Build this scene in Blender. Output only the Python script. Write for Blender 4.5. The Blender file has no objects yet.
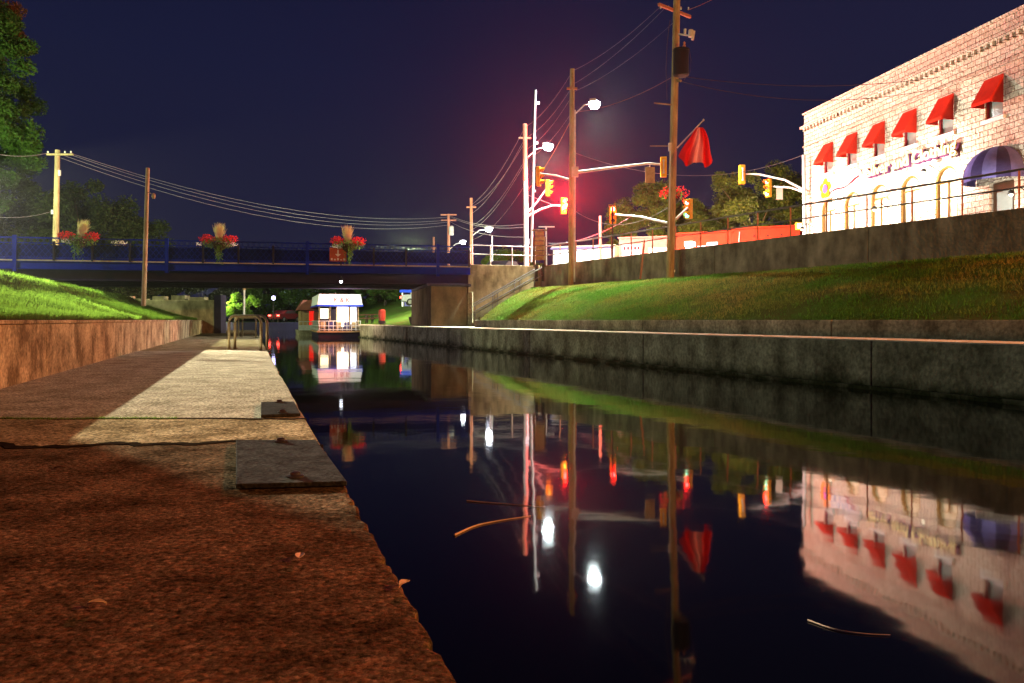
import bpy, math, random
from mathutils import Vector, Matrix
R = math.radians
random.seed(7)
S = bpy.context.scene
COL = S.collection

# ------------------------------------------------------------------ camera
F = 800.0; HZ = 320.0; CAMZ = 0.8
cd = bpy.data.cameras.new('camera'); cam = bpy.data.objects.new('camera', cd); COL.objects.link(cam)
cam.location = (0, 0, CAMZ); cam.rotation_euler = (R(90), 0, 0)
cd.sensor_width = 36; cd.lens = F / 1024 * 36; cd.shift_y = (HZ - 341.5) / 1024
cd.clip_start = 0.05; cd.clip_end = 2000
S.camera = cam
# ------------------------------------------------------------------ night sky
W = bpy.data.worlds.new('World'); S.world = W; W.use_nodes = True
wn = W.node_tree; wn.nodes.clear()
out = wn.nodes.new('ShaderNodeOutputWorld'); bg = wn.nodes.new('ShaderNodeBackground')
tc = wn.nodes.new('ShaderNodeTexCoord'); sx = wn.nodes.new('ShaderNodeSeparateXYZ')
rp = wn.nodes.new('ShaderNodeValToRGB')
nz = wn.nodes.new('ShaderNodeTexNoise'); nz.inputs['Scale'].default_value = 1.6; nz.inputs['Detail'].default_value = 4
mp = wn.nodes.new('ShaderNodeMapping'); mp.inputs['Scale'].default_value = (1, 1, 3.5); mp.inputs['Rotation'].default_value = (0, R(25), 0)
md = wn.nodes.new('ShaderNodeMath'); md.operation = 'MULTIPLY_ADD'; md.inputs[1].default_value = 0.22; md.inputs[2].default_value = -0.11
ad = wn.nodes.new('ShaderNodeMath'); ad.operation = 'ADD'
wn.links.new(tc.outputs['Generated'], sx.inputs[0]); wn.links.new(tc.outputs['Generated'], mp.inputs[0])
wn.links.new(mp.outputs[0], nz.inputs[0]); wn.links.new(nz.outputs['Fac'], md.inputs[0])
wn.links.new(sx.outputs['Z'], ad.inputs[0]); wn.links.new(md.outputs[0], ad.inputs[1])
wn.links.new(ad.outputs[0], rp.inputs[0])
e = rp.color_ramp.elements
e[0].position = 0.0; e[0].color = (0.0125, 0.0130, 0.032, 1)
e[1].position = 0.5; e[1].color = (0.0050, 0.0062, 0.026, 1)
q = e.new(0.16); q.color = (0.0110, 0.0115, 0.033, 1)
q = e.new(0.30); q.color = (0.0085, 0.0100, 0.034, 1)
# town glow: the sky is more purple towards the lit street on the right
sm = wn.nodes.new('ShaderNodeMapRange'); sm.inputs['From Min'].default_value = -0.1; sm.inputs['From Max'].default_value = 0.6
sm.inputs['To Max'].default_value = 0.75
mxs = wn.nodes.new('ShaderNodeMixRGB'); mxs.inputs[2].default_value = (0.013, 0.012, 0.034, 1)
wn.links.new(sx.outputs['X'], sm.inputs['Value']); wn.links.new(sm.outputs[0], mxs.inputs[0])
wn.links.new(rp.outputs[0], mxs.inputs[1]); wn.links.new(mxs.outputs[0], bg.inputs[0])
bg.inputs[1].default_value = 1.1
wn.links.new(bg.outputs[0], out.inputs[0])
S.view_settings.view_transform = 'Standard'; S.view_settings.look = 'None'
S.view_settings.exposure = 0; S.view_settings.gamma = 1
S.render.engine = 'CYCLES'
S.cycles.use_denoising = True
S.cycles.max_bounces = 5; S.cycles.diffuse_bounces = 2; S.cycles.glossy_bounces = 4; S.cycles.transmission_bounces = 4
S.cycles.volume_bounces = 0; S.cycles.transparent_max_bounces = 8
S.cycles.sample_clamp_indirect = 3.0
S.cycles.caustics_reflective = False; S.cycles.caustics_refractive = False

def P(px, py, D):
    'a point D metres ahead of the camera, seen at pixel px, py'
    return Vector(((px - 512) / F * D, D, CAMZ + (HZ - py) / F * D))

def lamp(name, loc, power, col, size=0.15, kind='POINT', aim=None, spot=120, blend=0.6):
    l = bpy.data.lights.new(name, kind); l.energy = power; l.color = col; l.shadow_soft_size = size
    o = bpy.data.objects.new(name, l); COL.objects.link(o); o.location = loc
    o.visible_glossy = False          # water mirrors modelled lenses; fills without a fixture stay out of it
    if kind == 'SPOT':
        l.spot_size = R(spot); l.spot_blend = blend
        o.rotation_euler = (Vector(aim) - Vector(loc)).to_track_quat('-Z', 'Y').to_euler()
    return o
# ------------------------------------------------------------------ lights of the night, and fills added without a fixture
WHITE = (0.93, 1.0, 0.95)
def polar(loc, az, el): return Vector(loc) + Vector((math.cos(R(az)) * math.cos(R(el)), math.sin(R(az)) * math.cos(R(el)), math.sin(R(el)))) * 10
BL = (-28.6, 36.5, 7.3)
lamp('bank_lamp_light', BL, 430000, (1.0, 0.94, 0.68), 0.10, 'SPOT', polar(BL, -42.9, -13.6), 16.2, 0.0)
lamp('bank_lamp_grass_light', BL, 90000, (0.95, 1.0, 0.62), 0.10, 'SPOT', polar(BL, -24, -35), 38, 0.15)
lamp('bridge_end_light', (-30.0, 31.0, 6.5), 3500, (0.75, 0.85, 1.0), 0.2)
lamp('sodium_light', (22.0, 1.0, 9.5), 33000, (1.0, 0.36, 0.070), 0.3)
def street(name, loc, power, col=WHITE): lamp(name, loc, power * .6, col, 0.15); lamp(name + '_cone', loc, power, col, 0.15, 'SPOT', Vector(loc) - Vector((0, 0, 5)), 152, 0.15)
street('street_light_near', P(599, 107, 46.5), 17000)
street('street_light_far', P(551, 150, 54.0), 12000)
street('street_light_distant', P(490, 236, 76.0), 6000, (0.85, 0.95, 1.0))
street('street_light_bridge', P(464, 248, 88.0), 5000, (0.85, 0.95, 1.0))
lamp('pole_fill_light', (-14, -12, 6), 14000, (1.0, 0.74, 0.42), 0.3, 'SPOT', polar((-14, -12, 6), 66, 22), 58, 0.25)  # added fill, no real lamp: lifts poles, slope and retaining wall
lamp('signal_glow', P(563.5, 203, 51.2), 330000, (1.0, 0.012, 0.03), 0.1, 'SPOT', (1.5, 0, 7.0), 24, 1.0)
lamp('signal_glow_side', P(566, 206, 51.2), 30000, (1.0, 0.020, 0.02), 0.1)
lamp('signal_glow_small', P(611, 210, 44.4), 500, (1.0, 0.03, 0.02), 0.1)
lamp('street_lamp_throw', P(598, 110, 46.3), 110000, (0.78, 1.0, 0.72), 0.2, 'SPOT', (3.5, 39, 0), 80, 0.9)
lamp('street_lamp_throw_far', P(549, 152, 53.8), 40000, (0.80, 1.0, 0.80), 0.2, 'SPOT', (0.5, 43, 0), 80, 0.8)
lamp('trail_glow_light', P(585, 252, 66.0), 800, (0.8, 0.85, 1.0), 0.6)  # no lamp here: spill of the glowing front added for car trails
lamp('plaza_fill_light', P(705, 200, 46.0), 2000, (1.0, 0.50, 0.34), 0.3)  # fill added over the plaza, no fixture stands here
lamp('bush_lamp_light', P(217, 296, 90.0), 7000, (0.9, 1.0, 0.6), 0.2)
lamp('park_fill_light', P(410, 250, 66.0), 14000, (0.85, 1.0, 0.55), 0.2)  # unseen source put in to brighten the far slope and trees
lamp('under_bridge_fill_light', P(300, 285, 88.0), 1500, (0.6, 0.8, 1.0), 0.2)  # bluish fill without a lamp, added for the view under the bridge

# ------------------------------------------------------------------ materials
def mat(name, col, rough=0.6, col2=None, nscale=3.0, bump=0.0, bscale=20.0, metal=0.0, emit=None, es=0.0,
        streak=0.0, spec=0.5, stretch=(1, 1, 1), detail=6.0, lo=0.35, hi=0.65, bdist=0.02, trans=0.0, speck=None, tide=None):
    m = bpy.data.materials.new(name); m.use_nodes = True
    n = m.node_tree.nodes; L = m.node_tree.links; b = n['Principled BSDF']
    b.inputs['Roughness'].default_value = rough; b.inputs['Metallic'].default_value = metal
    b.inputs['Base Color'].default_value = (*col, 1); b.inputs['Specular IOR Level'].default_value = spec
    t = n.new('ShaderNodeTexCoord'); mpn = n.new('ShaderNodeMapping'); mpn.inputs['Scale'].default_value = stretch
    L.new(t.outputs['Object'], mpn.inputs[0])
    if col2 is None: col2 = tuple(c * 0.7 for c in col)
    no = n.new('ShaderNodeTexNoise'); no.inputs['Scale'].default_value = nscale; no.inputs['Detail'].default_value = detail
    no.inputs['Roughness'].default_value = 0.65
    L.new(mpn.outputs[0], no.inputs['Vector'])
    r = n.new('ShaderNodeValToRGB'); r.color_ramp.elements[0].position = lo; r.color_ramp.elements[1].position = hi
    r.color_ramp.elements[0].color = (*col2, 1); r.color_ramp.elements[1].color = (*col, 1)
    L.new(no.outputs['Fac'], r.inputs[0]); cur = r.outputs[0]
    if streak > 0:
        mp2 = n.new('ShaderNodeMapping'); mp2.inputs['Scale'].default_value = (1.3, 1.3, 0.5); L.new(t.outputs['Object'], mp2.inputs[0])
        n2 = n.new('ShaderNodeTexNoise'); n2.inputs['Scale'].default_value = 1.7; n2.inputs['Detail'].default_value = 7
        L.new(mp2.outputs[0], n2.inputs['Vector'])
        r2 = n.new('ShaderNodeMapRange'); r2.inputs['From Min'].default_value = 0.32; r2.inputs['From Max'].default_value = 0.66
        r2.inputs['To Min'].default_value = 1 - streak; r2.inputs['To Max'].default_value = 1.15
        L.new(n2.outputs['Fac'], r2.inputs['Value'])
        mx = n.new('ShaderNodeVectorMath'); mx.operation = 'SCALE'
        L.new(cur, mx.inputs[0]); L.new(r2.outputs[0], mx.inputs['Scale']); cur = mx.outputs[0]
    if tide is not None:
        sz = n.new('ShaderNodeSeparateXYZ'); L.new(t.outputs['Object'], sz.inputs[0])
        n4 = n.new('ShaderNodeTexNoise'); n4.inputs['Scale'].default_value = 2.2; n4.inputs['Detail'].default_value = 8; L.new(t.outputs['Object'], n4.inputs['Vector'])
        a4 = n.new('ShaderNodeMath'); a4.operation = 'MULTIPLY_ADD'; a4.inputs[1].default_value = .55; L.new(n4.outputs['Fac'], a4.inputs[0]); L.new(sz.outputs['Z'], a4.inputs[2])
        r4 = n.new('ShaderNodeMapRange'); r4.inputs['From Min'].default_value = tide + .18; r4.inputs['From Max'].default_value = tide + .42; L.new(a4.outputs[0], r4.inputs['Value'])
        x4 = n.new('ShaderNodeMixRGB'); x4.inputs[1].default_value = (.035, .038, .018, 1); L.new(r4.outputs[0], x4.inputs[0]); L.new(cur, x4.inputs[2]); cur = x4.outputs[0]
    if speck:
        vo = n.new('ShaderNodeTexNoise'); vo.inputs['Scale'].default_value = speck[0]; vo.inputs['Detail'].default_value = 3
        L.new(t.outputs['Object'], vo.inputs['Vector'])
        r3 = n.new('ShaderNodeMapRange'); r3.inputs['From Min'].default_value = 0.3; r3.inputs['From Max'].default_value = 0.7
        r3.inputs['To Min'].default_value = 1 - speck[1]; r3.inputs['To Max'].default_value = 1 + speck[1]
        L.new(vo.outputs['Fac'], r3.inputs['Value'])
        mx = n.new('ShaderNodeVectorMath'); mx.operation = 'SCALE'
        L.new(cur, mx.inputs[0]); L.new(r3.outputs[0], mx.inputs['Scale']); cur = mx.outputs[0]
    L.new(cur, b.inputs['Base Color'])
    if bump > 0:
        bn = n.new('ShaderNodeTexNoise'); bn.inputs['Scale'].default_value = bscale; bn.inputs['Detail'].default_value = 8
        L.new(t.outputs['Object'], bn.inputs['Vector'])
        bp = n.new('ShaderNodeBump'); bp.inputs['Strength'].default_value = bump; bp.inputs['Distance'].default_value = bdist
        L.new(bn.outputs['Fac'], bp.inputs['Height']); L.new(bp.outputs[0], b.inputs['Normal'])
    if emit:
        b.inputs['Emission Color'].default_value = (*emit, 1); b.inputs['Emission Strength'].default_value = es
    if trans > 0:
        tr = n.new('ShaderNodeBsdfTranslucent'); ms = n.new('ShaderNodeMixShader'); ms.inputs[0].default_value = trans
        L.new(cur, tr.inputs[0]); L.new(b.outputs[0], ms.inputs[1]); L.new(tr.outputs[0], ms.inputs[2])
        L.new(ms.outputs[0], n['Material Output'].inputs[0])
    return m

M = {}
def rough_concrete(name, pale, dark, red):
    m = bpy.data.materials.new(name); m.use_nodes = True
    n = m.node_tree.nodes; L = m.node_tree.links; b = n['Principled BSDF']; b.inputs['Roughness'].default_value = 0.85; b.inputs['Specular IOR Level'].default_value = 0.0
    t = n.new('ShaderNodeTexCoord')
    def noise(sc, de=6, ro=.6):
        q = n.new('ShaderNodeTexNoise'); q.inputs['Scale'].default_value = sc; q.inputs['Detail'].default_value = de; q.inputs['Roughness'].default_value = ro; L.new(t.outputs['Object'], q.inputs['Vector']); return q
    big = noise(2.2, 8, .7); fine = noise(38, 10, .75); 
    r = n.new('ShaderNodeValToRGB'); r.color_ramp.elements[0].position = .36; r.color_ramp.elements[1].position = .66
    r.color_ramp.elements[0].color = (*dark, 1); r.color_ramp.elements[1].color = (*pale, 1); L.new(big.outputs['Fac'], r.inputs[0])
    fr = n.new('ShaderNodeValToRGB'); fr.color_ramp.elements[0].position = .36; fr.color_ramp.elements[1].position = .66
    fr.color_ramp.elements[0].color = (.14, .13, .12, 1); fr.color_ramp.elements[1].color = (1.7, 1.65, 1.6, 1); L.new(fine.outputs['Fac'], fr.inputs[0])
    mu = n.new('ShaderNodeMixRGB'); mu.blend_type = 'MULTIPLY'; mu.inputs[0].default_value = 1; L.new(r.outputs[0], mu.inputs[1]); L.new(fr.outputs[0], mu.inputs[2])
    # pebbles of the exposed aggregate, each its own tint
    vo = n.new('ShaderNodeTexVoronoi'); vo.inputs['Scale'].default_value = 62; L.new(t.outputs['Object'], vo.inputs['Vector'])
    pr = n.new('ShaderNodeValToRGB'); pr.color_ramp.interpolation = 'LINEAR'; pr.color_ramp.elements[0].position = 0; pr.color_ramp.elements[0].color = (.55, .5, .45, 1); pr.color_ramp.elements[1].position = 1; pr.color_ramp.elements[1].color = (1.6, 1.5, 1.4, 1)
    q = pr.color_ramp.elements.new(.5); q.color = (.9, .85, .8, 1); q = pr.color_ramp.elements.new(.75); q.color = (*red, 1)
    sp = n.new('ShaderNodeSeparateXYZ'); L.new(vo.outputs['Color'], sp.inputs[0]); L.new(sp.outputs[0], pr.inputs[0])
    m2 = n.new('ShaderNodeMixRGB'); m2.blend_type = 'MULTIPLY'; m2.inputs[0].default_value = .8; L.new(mu.outputs[0], m2.inputs[1]); L.new(pr.outputs[0], m2.inputs[2])
    L.new(m2.outputs[0], b.inputs['Base Color'])
    inv = n.new('ShaderNodeMath'); inv.operation = 'MULTIPLY_ADD'; inv.inputs[1].default_value = -.45; L.new(vo.outputs['Distance'], inv.inputs[0]); L.new(fine.outputs['Fac'], inv.inputs[2])
    bp = n.new('ShaderNodeBump'); bp.inputs['Strength'].default_value = 0.9; bp.inputs['Distance'].default_value = 0.010; L.new(inv.outputs[0], bp.inputs['Height'])
    b2 = n.new('ShaderNodeBump'); b2.inputs['Strength'].default_value = 0.22; b2.inputs['Distance'].default_value = 0.03; L.new(noise(7, 5).outputs['Fac'], b2.inputs['Height']); L.new(bp.outputs[0], b2.inputs['Normal']); L.new(b2.outputs[0], b.inputs['Normal'])
    return m
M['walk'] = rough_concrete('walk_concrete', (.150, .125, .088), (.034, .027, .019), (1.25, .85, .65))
M['slab'] = rough_concrete('slab_concrete', (.43, .43, .37), (.22, .215, .175), (1.2, 1.1, 1.0))
M['slabmid'] = rough_concrete('mid_slab_concrete', (.36, .33, .23), (.10, .085, .05), (1.2, 1.0, .8))
M['slab0'] = mat('slab_concrete', (0.50, 0.45, 0.30), 0.85, (0.27, 0.235, 0.15), 1.6, 0.8, 60, speck=(60, 0.5), detail=12, bdist=0.02)
M['wallL'] = mat('stained_concrete', (0.36, 0.28, 0.17), 0.85, (0.115, 0.08, 0.045), 1.5, 0.5, 26, streak=0.14, bdist=0.02, speck=(22, 0.4), spec=0.05, lo=.38, hi=.60, detail=12)
M['wallR'] = mat('canal_concrete', (0.42, 0.36, 0.25), 0.85, (0.17, 0.14, 0.09), 1.3, 0.6, 14, streak=0.4, bdist=0.03, spec=0.05, tide=-.28, speck=(14, .35))
M['ret'] = mat('retaining_concrete', (0.30, 0.25, 0.19), 0.9, (0.15, 0.12, 0.09), 0.9, 0.7, 10, streak=0.5, bdist=0.05, spec=0.05)
M['abut'] = mat('abutment_concrete', (0.42, 0.33, 0.20), 0.85, (0.20, 0.15, 0.09), 0.8, 0.4, 10, streak=0.6, spec=0.05)
M['ledge'] = mat('ledge_concrete', (0.70, 0.55, 0.42), 0.8, (0.42, 0.33, 0.25), 2, spec=0.05)
M['turf'] = mat('turf', (0.045, 0.110, 0.014), 0.95, (0.065, 0.060, 0.018), 0.45, 1.0, 30, bdist=0.08, spec=0.05)
M['blade'] = mat('grass_blade', (0.12, 0.22, 0.025), 0.7, (0.06, 0.12, 0.015), 1.2, trans=0.35)
M['bladeR'] = mat('grass_blade_dry', (0.05, 0.13, 0.014), 0.7, (0.17, 0.14, 0.035), 0.22, trans=0.3, lo=0.40, hi=0.56, speck=(9, 0.5))
M['soil'] = mat('ground_dark', (0.06, 0.06, 0.05), 0.95)
M['asphalt'] = mat('asphalt', (0.05, 0.05, 0.05), 0.8, bump=0.4, bscale=60)
M['wood'] = mat('pole_wood', (0.46, 0.34, 0.18), 0.85, (0.26, 0.18, 0.10), 4, 0.6, 30, stretch=(4, 4, 0.4), streak=0.3)
M['redwood'] = mat('reddish_wood', (0.50, 0.20, 0.13), 0.8, (0.30, 0.12, 0.08), 4, stretch=(4, 4, 0.4))
M['steel'] = mat('galvanised_steel', (0.55, 0.54, 0.50), 0.38, metal=0.85)
M['palesteel'] = mat('pale_painted_steel', (0.62, 0.60, 0.58), 0.5)
M['brushed'] = mat('brushed_tube', (0.60, 0.52, 0.33), 0.33, (0.45, 0.38, 0.24), 20, metal=0.9)
M['dark'] = mat('dark_metal', (0.035, 0.03, 0.03), 0.5, metal=0.3)
M['railm'] = mat('rail_metal', (0.24, 0.21, 0.22), 0.4, metal=0.5)
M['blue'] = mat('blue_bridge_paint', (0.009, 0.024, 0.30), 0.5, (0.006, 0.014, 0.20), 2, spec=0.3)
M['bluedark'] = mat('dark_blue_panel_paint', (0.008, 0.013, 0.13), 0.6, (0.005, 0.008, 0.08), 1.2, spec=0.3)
M['girder'] = mat('girder_steel', (0.035, 0.028, 0.05), 0.7)
M['curb'] = mat('pale_deck_edge', (0.60, 0.52, 0.33), 0.7, (0.36, 0.30, 0.18), 1.5)
M['plate'] = mat('hatch_steel', (0.045, 0.047, 0.045), 0.6, (0.022, 0.02, 0.018), 7, 0.7, 75, metal=0.0, speck=(45, 0.6), bdist=.006, spec=.05)
M['bolt'] = mat('bolt_steel', (0.20, 0.17, 0.15), 0.35, metal=0.8)
M['yellow'] = mat('signal_yellow', (0.85, 0.42, 0.02), 0.45)
M['white'] = mat('white_paint', (0.80, 0.80, 0.77), 0.5, (0.70, 0.70, 0.66))
M['red'] = mat('red_canvas', (0.62, 0.030, 0.012), 0.7, (0.50, 0.022, 0.010), 3)
M['bluecloth'] = mat('blue_canvas', (0.055, 0.045, 0.14), 0.7)
M['violet'] = mat('light_blue_canvas', (0.16, 0.15, 0.42), 0.7)
M['tan'] = mat('tan_frame', (0.26, 0.12, 0.03), 0.6)
M['darkwood'] = mat('brown_door', (0.10, 0.045, 0.025), 0.5)
M['glass'] = mat('window_glass', (0.30, 0.34, 0.31), 0.12, (0.22, 0.26, 0.24), 1.0)
M['warmglass'] = mat('warm_lit_window', (0.75, 0.66, 0.48), 0.3, emit=(1.0, 0.55, 0.18), es=0.30)
M['redflower'] = mat('red_petal', (0.70, 0.03, 0.03), 0.6, (0.5, 0.02, 0.02), 8, trans=0.3)
M['whiteflower'] = mat('white_petal', (0.75, 0.68, 0.55), 0.6, trans=0.3)
M['plume'] = mat('pale_plume', (0.60, 0.58, 0.20), 0.7, (0.55, 0.32, 0.22), 3, trans=0.4)
M['vine'] = mat('vine_leaf', (0.20, 0.32, 0.05), 0.7, (0.10, 0.18, 0.03), 5, trans=0.3)
M['basketm'] = mat('basket_liner', (0.09, 0.06, 0.03), 0.9)
M['bark'] = mat('bark', (0.10, 0.075, 0.05), 0.9, bump=0.6, bscale=12)
M['leaf'] = mat('leaf_green', (0.055, 0.105, 0.018), 0.6, (0.03, 0.06, 0.012), 0.9, trans=0.35)
M['leafdark'] = mat('leaf_dark', (0.045, 0.060, 0.020), 0.7, (0.03, 0.04, 0.012), 0.7, trans=0.3)
M['leaflit'] = mat('leaf_yellow_green', (0.12, 0.20, 0.02), 0.6, (0.06, 0.12, 0.015), 0.9, trans=0.4)
M['leafwarm'] = mat('leaf_olive', (0.080, 0.115, 0.022), 0.6, (0.045, 0.06, 0.015), 0.8, trans=0.35)
M['leafrust'] = mat('leaf_rust', (0.22, 0.07, 0.02), 0.6, (0.10, 0.05, 0.015), 0.8, trans=0.35)
M['wire'] = mat('wire', (0.26, 0.23, 0.27), 0.5)
M['wiredark'] = mat('wire_dark', (0.08, 0.05, 0.05), 0.5)
M['red_on'] = mat('lens_red_lit', (0.6, 0.02, 0.02), 0.3, emit=(1.0, 0.008, 0.008), es=260)
M['yel_on'] = mat('lens_amber_lit', (0.6, 0.3, 0.02), 0.3, emit=(1.0, 0.40, 0.03), es=14)
M['grn_on'] = mat('lens_green_lit', (0.02, 0.4, 0.2), 0.3, emit=(0.08, 1.0, 0.7), es=12)
M['off'] = mat('lens_dark', (0.05, 0.04, 0.04), 0.3)
M['lamp_on'] = mat('lamp_lens_lit', (1, 1, 1), 0.3, emit=(0.85, 1.0, 1.0), es=260)
M['lamp_far'] = mat('far_lamp_lens_lit', (1, 1, 1), 0.3, emit=(0.82, 0.88, 1.0), es=150)
M['globe_on'] = mat('globe_lit', (1, 1, 1), 0.3, emit=(0.55, 0.5, 1.0), es=14)
M['lit_white'] = mat('lit_white_glass', (0.8, 0.8, 0.8), 0.3, emit=(0.88, 0.90, 1.0), es=2.0)
M['lit_warm'] = mat('lit_cabin_glass', (0.8, 0.7, 0.5), 0.3, emit=(1.0, 0.82, 0.5), es=2.2)
M['lit_cream'] = mat('lit_cream_glass', (0.8, 0.7, 0.5), 0.3, emit=(1.0, 0.85, 0.62), es=4.5)
M['tail_on'] = mat('tail_lamp_lit', (0.5, 0.02, 0.02), 0.3, emit=(1.0, 0.06, 0.04), es=16)
M['head_on'] = mat('head_lamp_lit', (1, 1, 0.9), 0.3, emit=(1.0, 0.85, 0.45), es=14)
M['tyre'] = mat('tyre_rubber', (0.02, 0.02, 0.02), 0.8)
M['redwall'] = mat('red_render', (0.62, 0.060, 0.022), 0.8, (0.52, 0.045, 0.02), 1.0)
M['palebrick'] = mat('pale_pink_brick', (0.48, 0.24, 0.17), 0.85, (0.36, 0.18, 0.13), 3)
M['brownroof'] = mat('brown_red_roof', (0.30, 0.10, 0.07), 0.8)
M['bluetrim'] = mat('bright_blue_trim', (0.02, 0.06, 0.55), 0.5)
M['brownsign'] = mat('brown_red_sign', (0.50, 0.10, 0.04), 0.6)
M['boardwood'] = mat('board_wood', (0.42, 0.28, 0.14), 0.8, (0.22, 0.14, 0.07), 3)
M['path'] = mat('brown_path', (0.30, 0.13, 0.07), 0.9)
M['letter'] = mat('sign_letter', (0.82, 0.72, 0.38), 0.5, (0.78, 0.66, 0.32))
M['lettershade'] = mat('letter_shadow_purple', (0.13, 0.03, 0.10), 0.5)
M['maroon'] = mat('maroon_paint', (0.30, 0.02, 0.03), 0.5)
M['purple'] = mat('purple_paint', (0.45, 0.08, 0.55), 0.5)
M['orange'] = mat('orange_paint', (0.80, 0.22, 0.01), 0.5)
M['lilac'] = mat('lilac_paint', (0.45, 0.42, 0.70), 0.5)
M['greencan'] = mat('dull_red_bin', (0.35, 0.05, 0.03), 0.6)
M['carpaint'] = mat('silver_car_paint', (0.30, 0.30, 0.32), 0.3, metal=0.4)
M['cardark'] = mat('maroon_car_paint', (0.16, 0.02, 0.02), 0.3, metal=0.3)
M['carblack'] = mat('black_car_paint', (0.015, 0.014, 0.016), 0.35)
M['pierdark'] = mat('pier_concrete', (0.15, 0.11, 0.075), 0.85, (0.07, 0.05, 0.035), .8, 0.4, 10, streak=.35, spec=.05)
M['trail'] = mat('trail', (0.60, 0.42, 0.33), 0.7)

# stone building material
def stone_mat():
    m = bpy.data.materials.new('limestone_blocks'); m.use_nodes = True
    n = m.node_tree.nodes; L = m.node_tree.links; b = n['Principled BSDF']; b.inputs['Roughness'].default_value = 0.85
    t = n.new('ShaderNodeTexCoord'); s = n.new('ShaderNodeSeparateXYZ'); c = n.new('ShaderNodeCombineXYZ')
    L.new(t.outputs['Object'], s.inputs[0]); L.new(s.outputs['X'], c.inputs[0]); L.new(s.outputs['Z'], c.inputs[1])
    nn = n.new('ShaderNodeTexNoise'); nn.inputs['Scale'].default_value = 2.5; nn.inputs['Detail'].default_value = 4
    L.new(c.outputs[0], nn.inputs['Vector'])
    mm = n.new('ShaderNodeMixRGB'); mm.blend_type = 'LINEAR_LIGHT'; mm.inputs[0].default_value = 0.035
    L.new(c.outputs[0], mm.inputs[1]); L.new(nn.outputs['Color'], mm.inputs[2])
    br = n.new('ShaderNodeTexBrick'); br.inputs['Scale'].default_value = 1.0
    br.inputs['Brick Width'].default_value = 0.46; br.inputs['Row Height'].default_value = 0.235
    br.inputs['Mortar Size'].default_value = 0.013; br.inputs['Mortar Smooth'].default_value = 0.3; br.inputs['Bias'].default_value = 0.0
    br.inputs['Color1'].default_value = (0.74, 0.63, 0.50, 1); br.inputs['Color2'].default_value = (0.60, 0.49, 0.38, 1)
    br.inputs['Mortar'].default_value = (0.22, 0.10, 0.07, 1)
    L.new(mm.outputs[0], br.inputs['Vector'])
    n2 = n.new('ShaderNodeTexNoise'); n2.inputs['Scale'].default_value = 9; n2.inputs['Detail'].default_value = 8; L.new(t.outputs['Object'], n2.inputs['Vector'])
    r2 = n.new('ShaderNodeMapRange'); r2.inputs['From Min'].default_value = 0.3; r2.inputs['From Max'].default_value = 0.7; r2.inputs['To Min'].default_value = 0.72; r2.inputs['To Max'].default_value = 1.2
    L.new(n2.outputs['Fac'], r2.inputs['Value'])
    mx = n.new('ShaderNodeVectorMath'); mx.operation = 'SCALE'; L.new(br.outputs['Color'], mx.inputs[0]); L.new(r2.outputs[0], mx.inputs['Scale'])
    L.new(mx.outputs[0], b.inputs['Base Color'])
    sub = n.new('ShaderNodeMath'); sub.operation = 'SUBTRACT'; L.new(n2.outputs['Fac'], sub.inputs[0]); L.new(br.outputs['Fac'], sub.inputs[1])
    bp = n.new('ShaderNodeBump'); bp.inputs['Strength'].default_value = 1.0; bp.inputs['Distance'].default_value = 0.12
    L.new(sub.outputs[0], bp.inputs['Height']); L.new(bp.outputs[0], b.inputs['Normal'])
    return m
M['stone'] = stone_mat()
def water_mat():
    m = bpy.data.materials.new('canal_water'); m.use_nodes = True
    n = m.node_tree.nodes; L = m.node_tree.links; b = n['Principled BSDF']
    b.inputs['Base Color'].default_value = (0.0005, 0.0006, 0.0007, 1); b.inputs['Roughness'].default_value = 0.042
    b.inputs['IOR'].default_value = 1.333
    t = n.new('ShaderNodeTexCoord')
    a = n.new('ShaderNodeTexNoise'); a.inputs['Scale'].default_value = 0.9; a.inputs['Detail'].default_value = 3
    L.new(t.outputs['Object'], a.inputs['Vector'])
    b1 = n.new('ShaderNodeBump'); b1.inputs['Strength'].default_value = 0.065; b1.inputs['Distance'].default_value = 0.05
    L.new(a.outputs['Fac'], b1.inputs['Height']); L.new(b1.outputs[0], b.inputs['Normal'])
    return m
M['water'] = water_mat()

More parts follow.
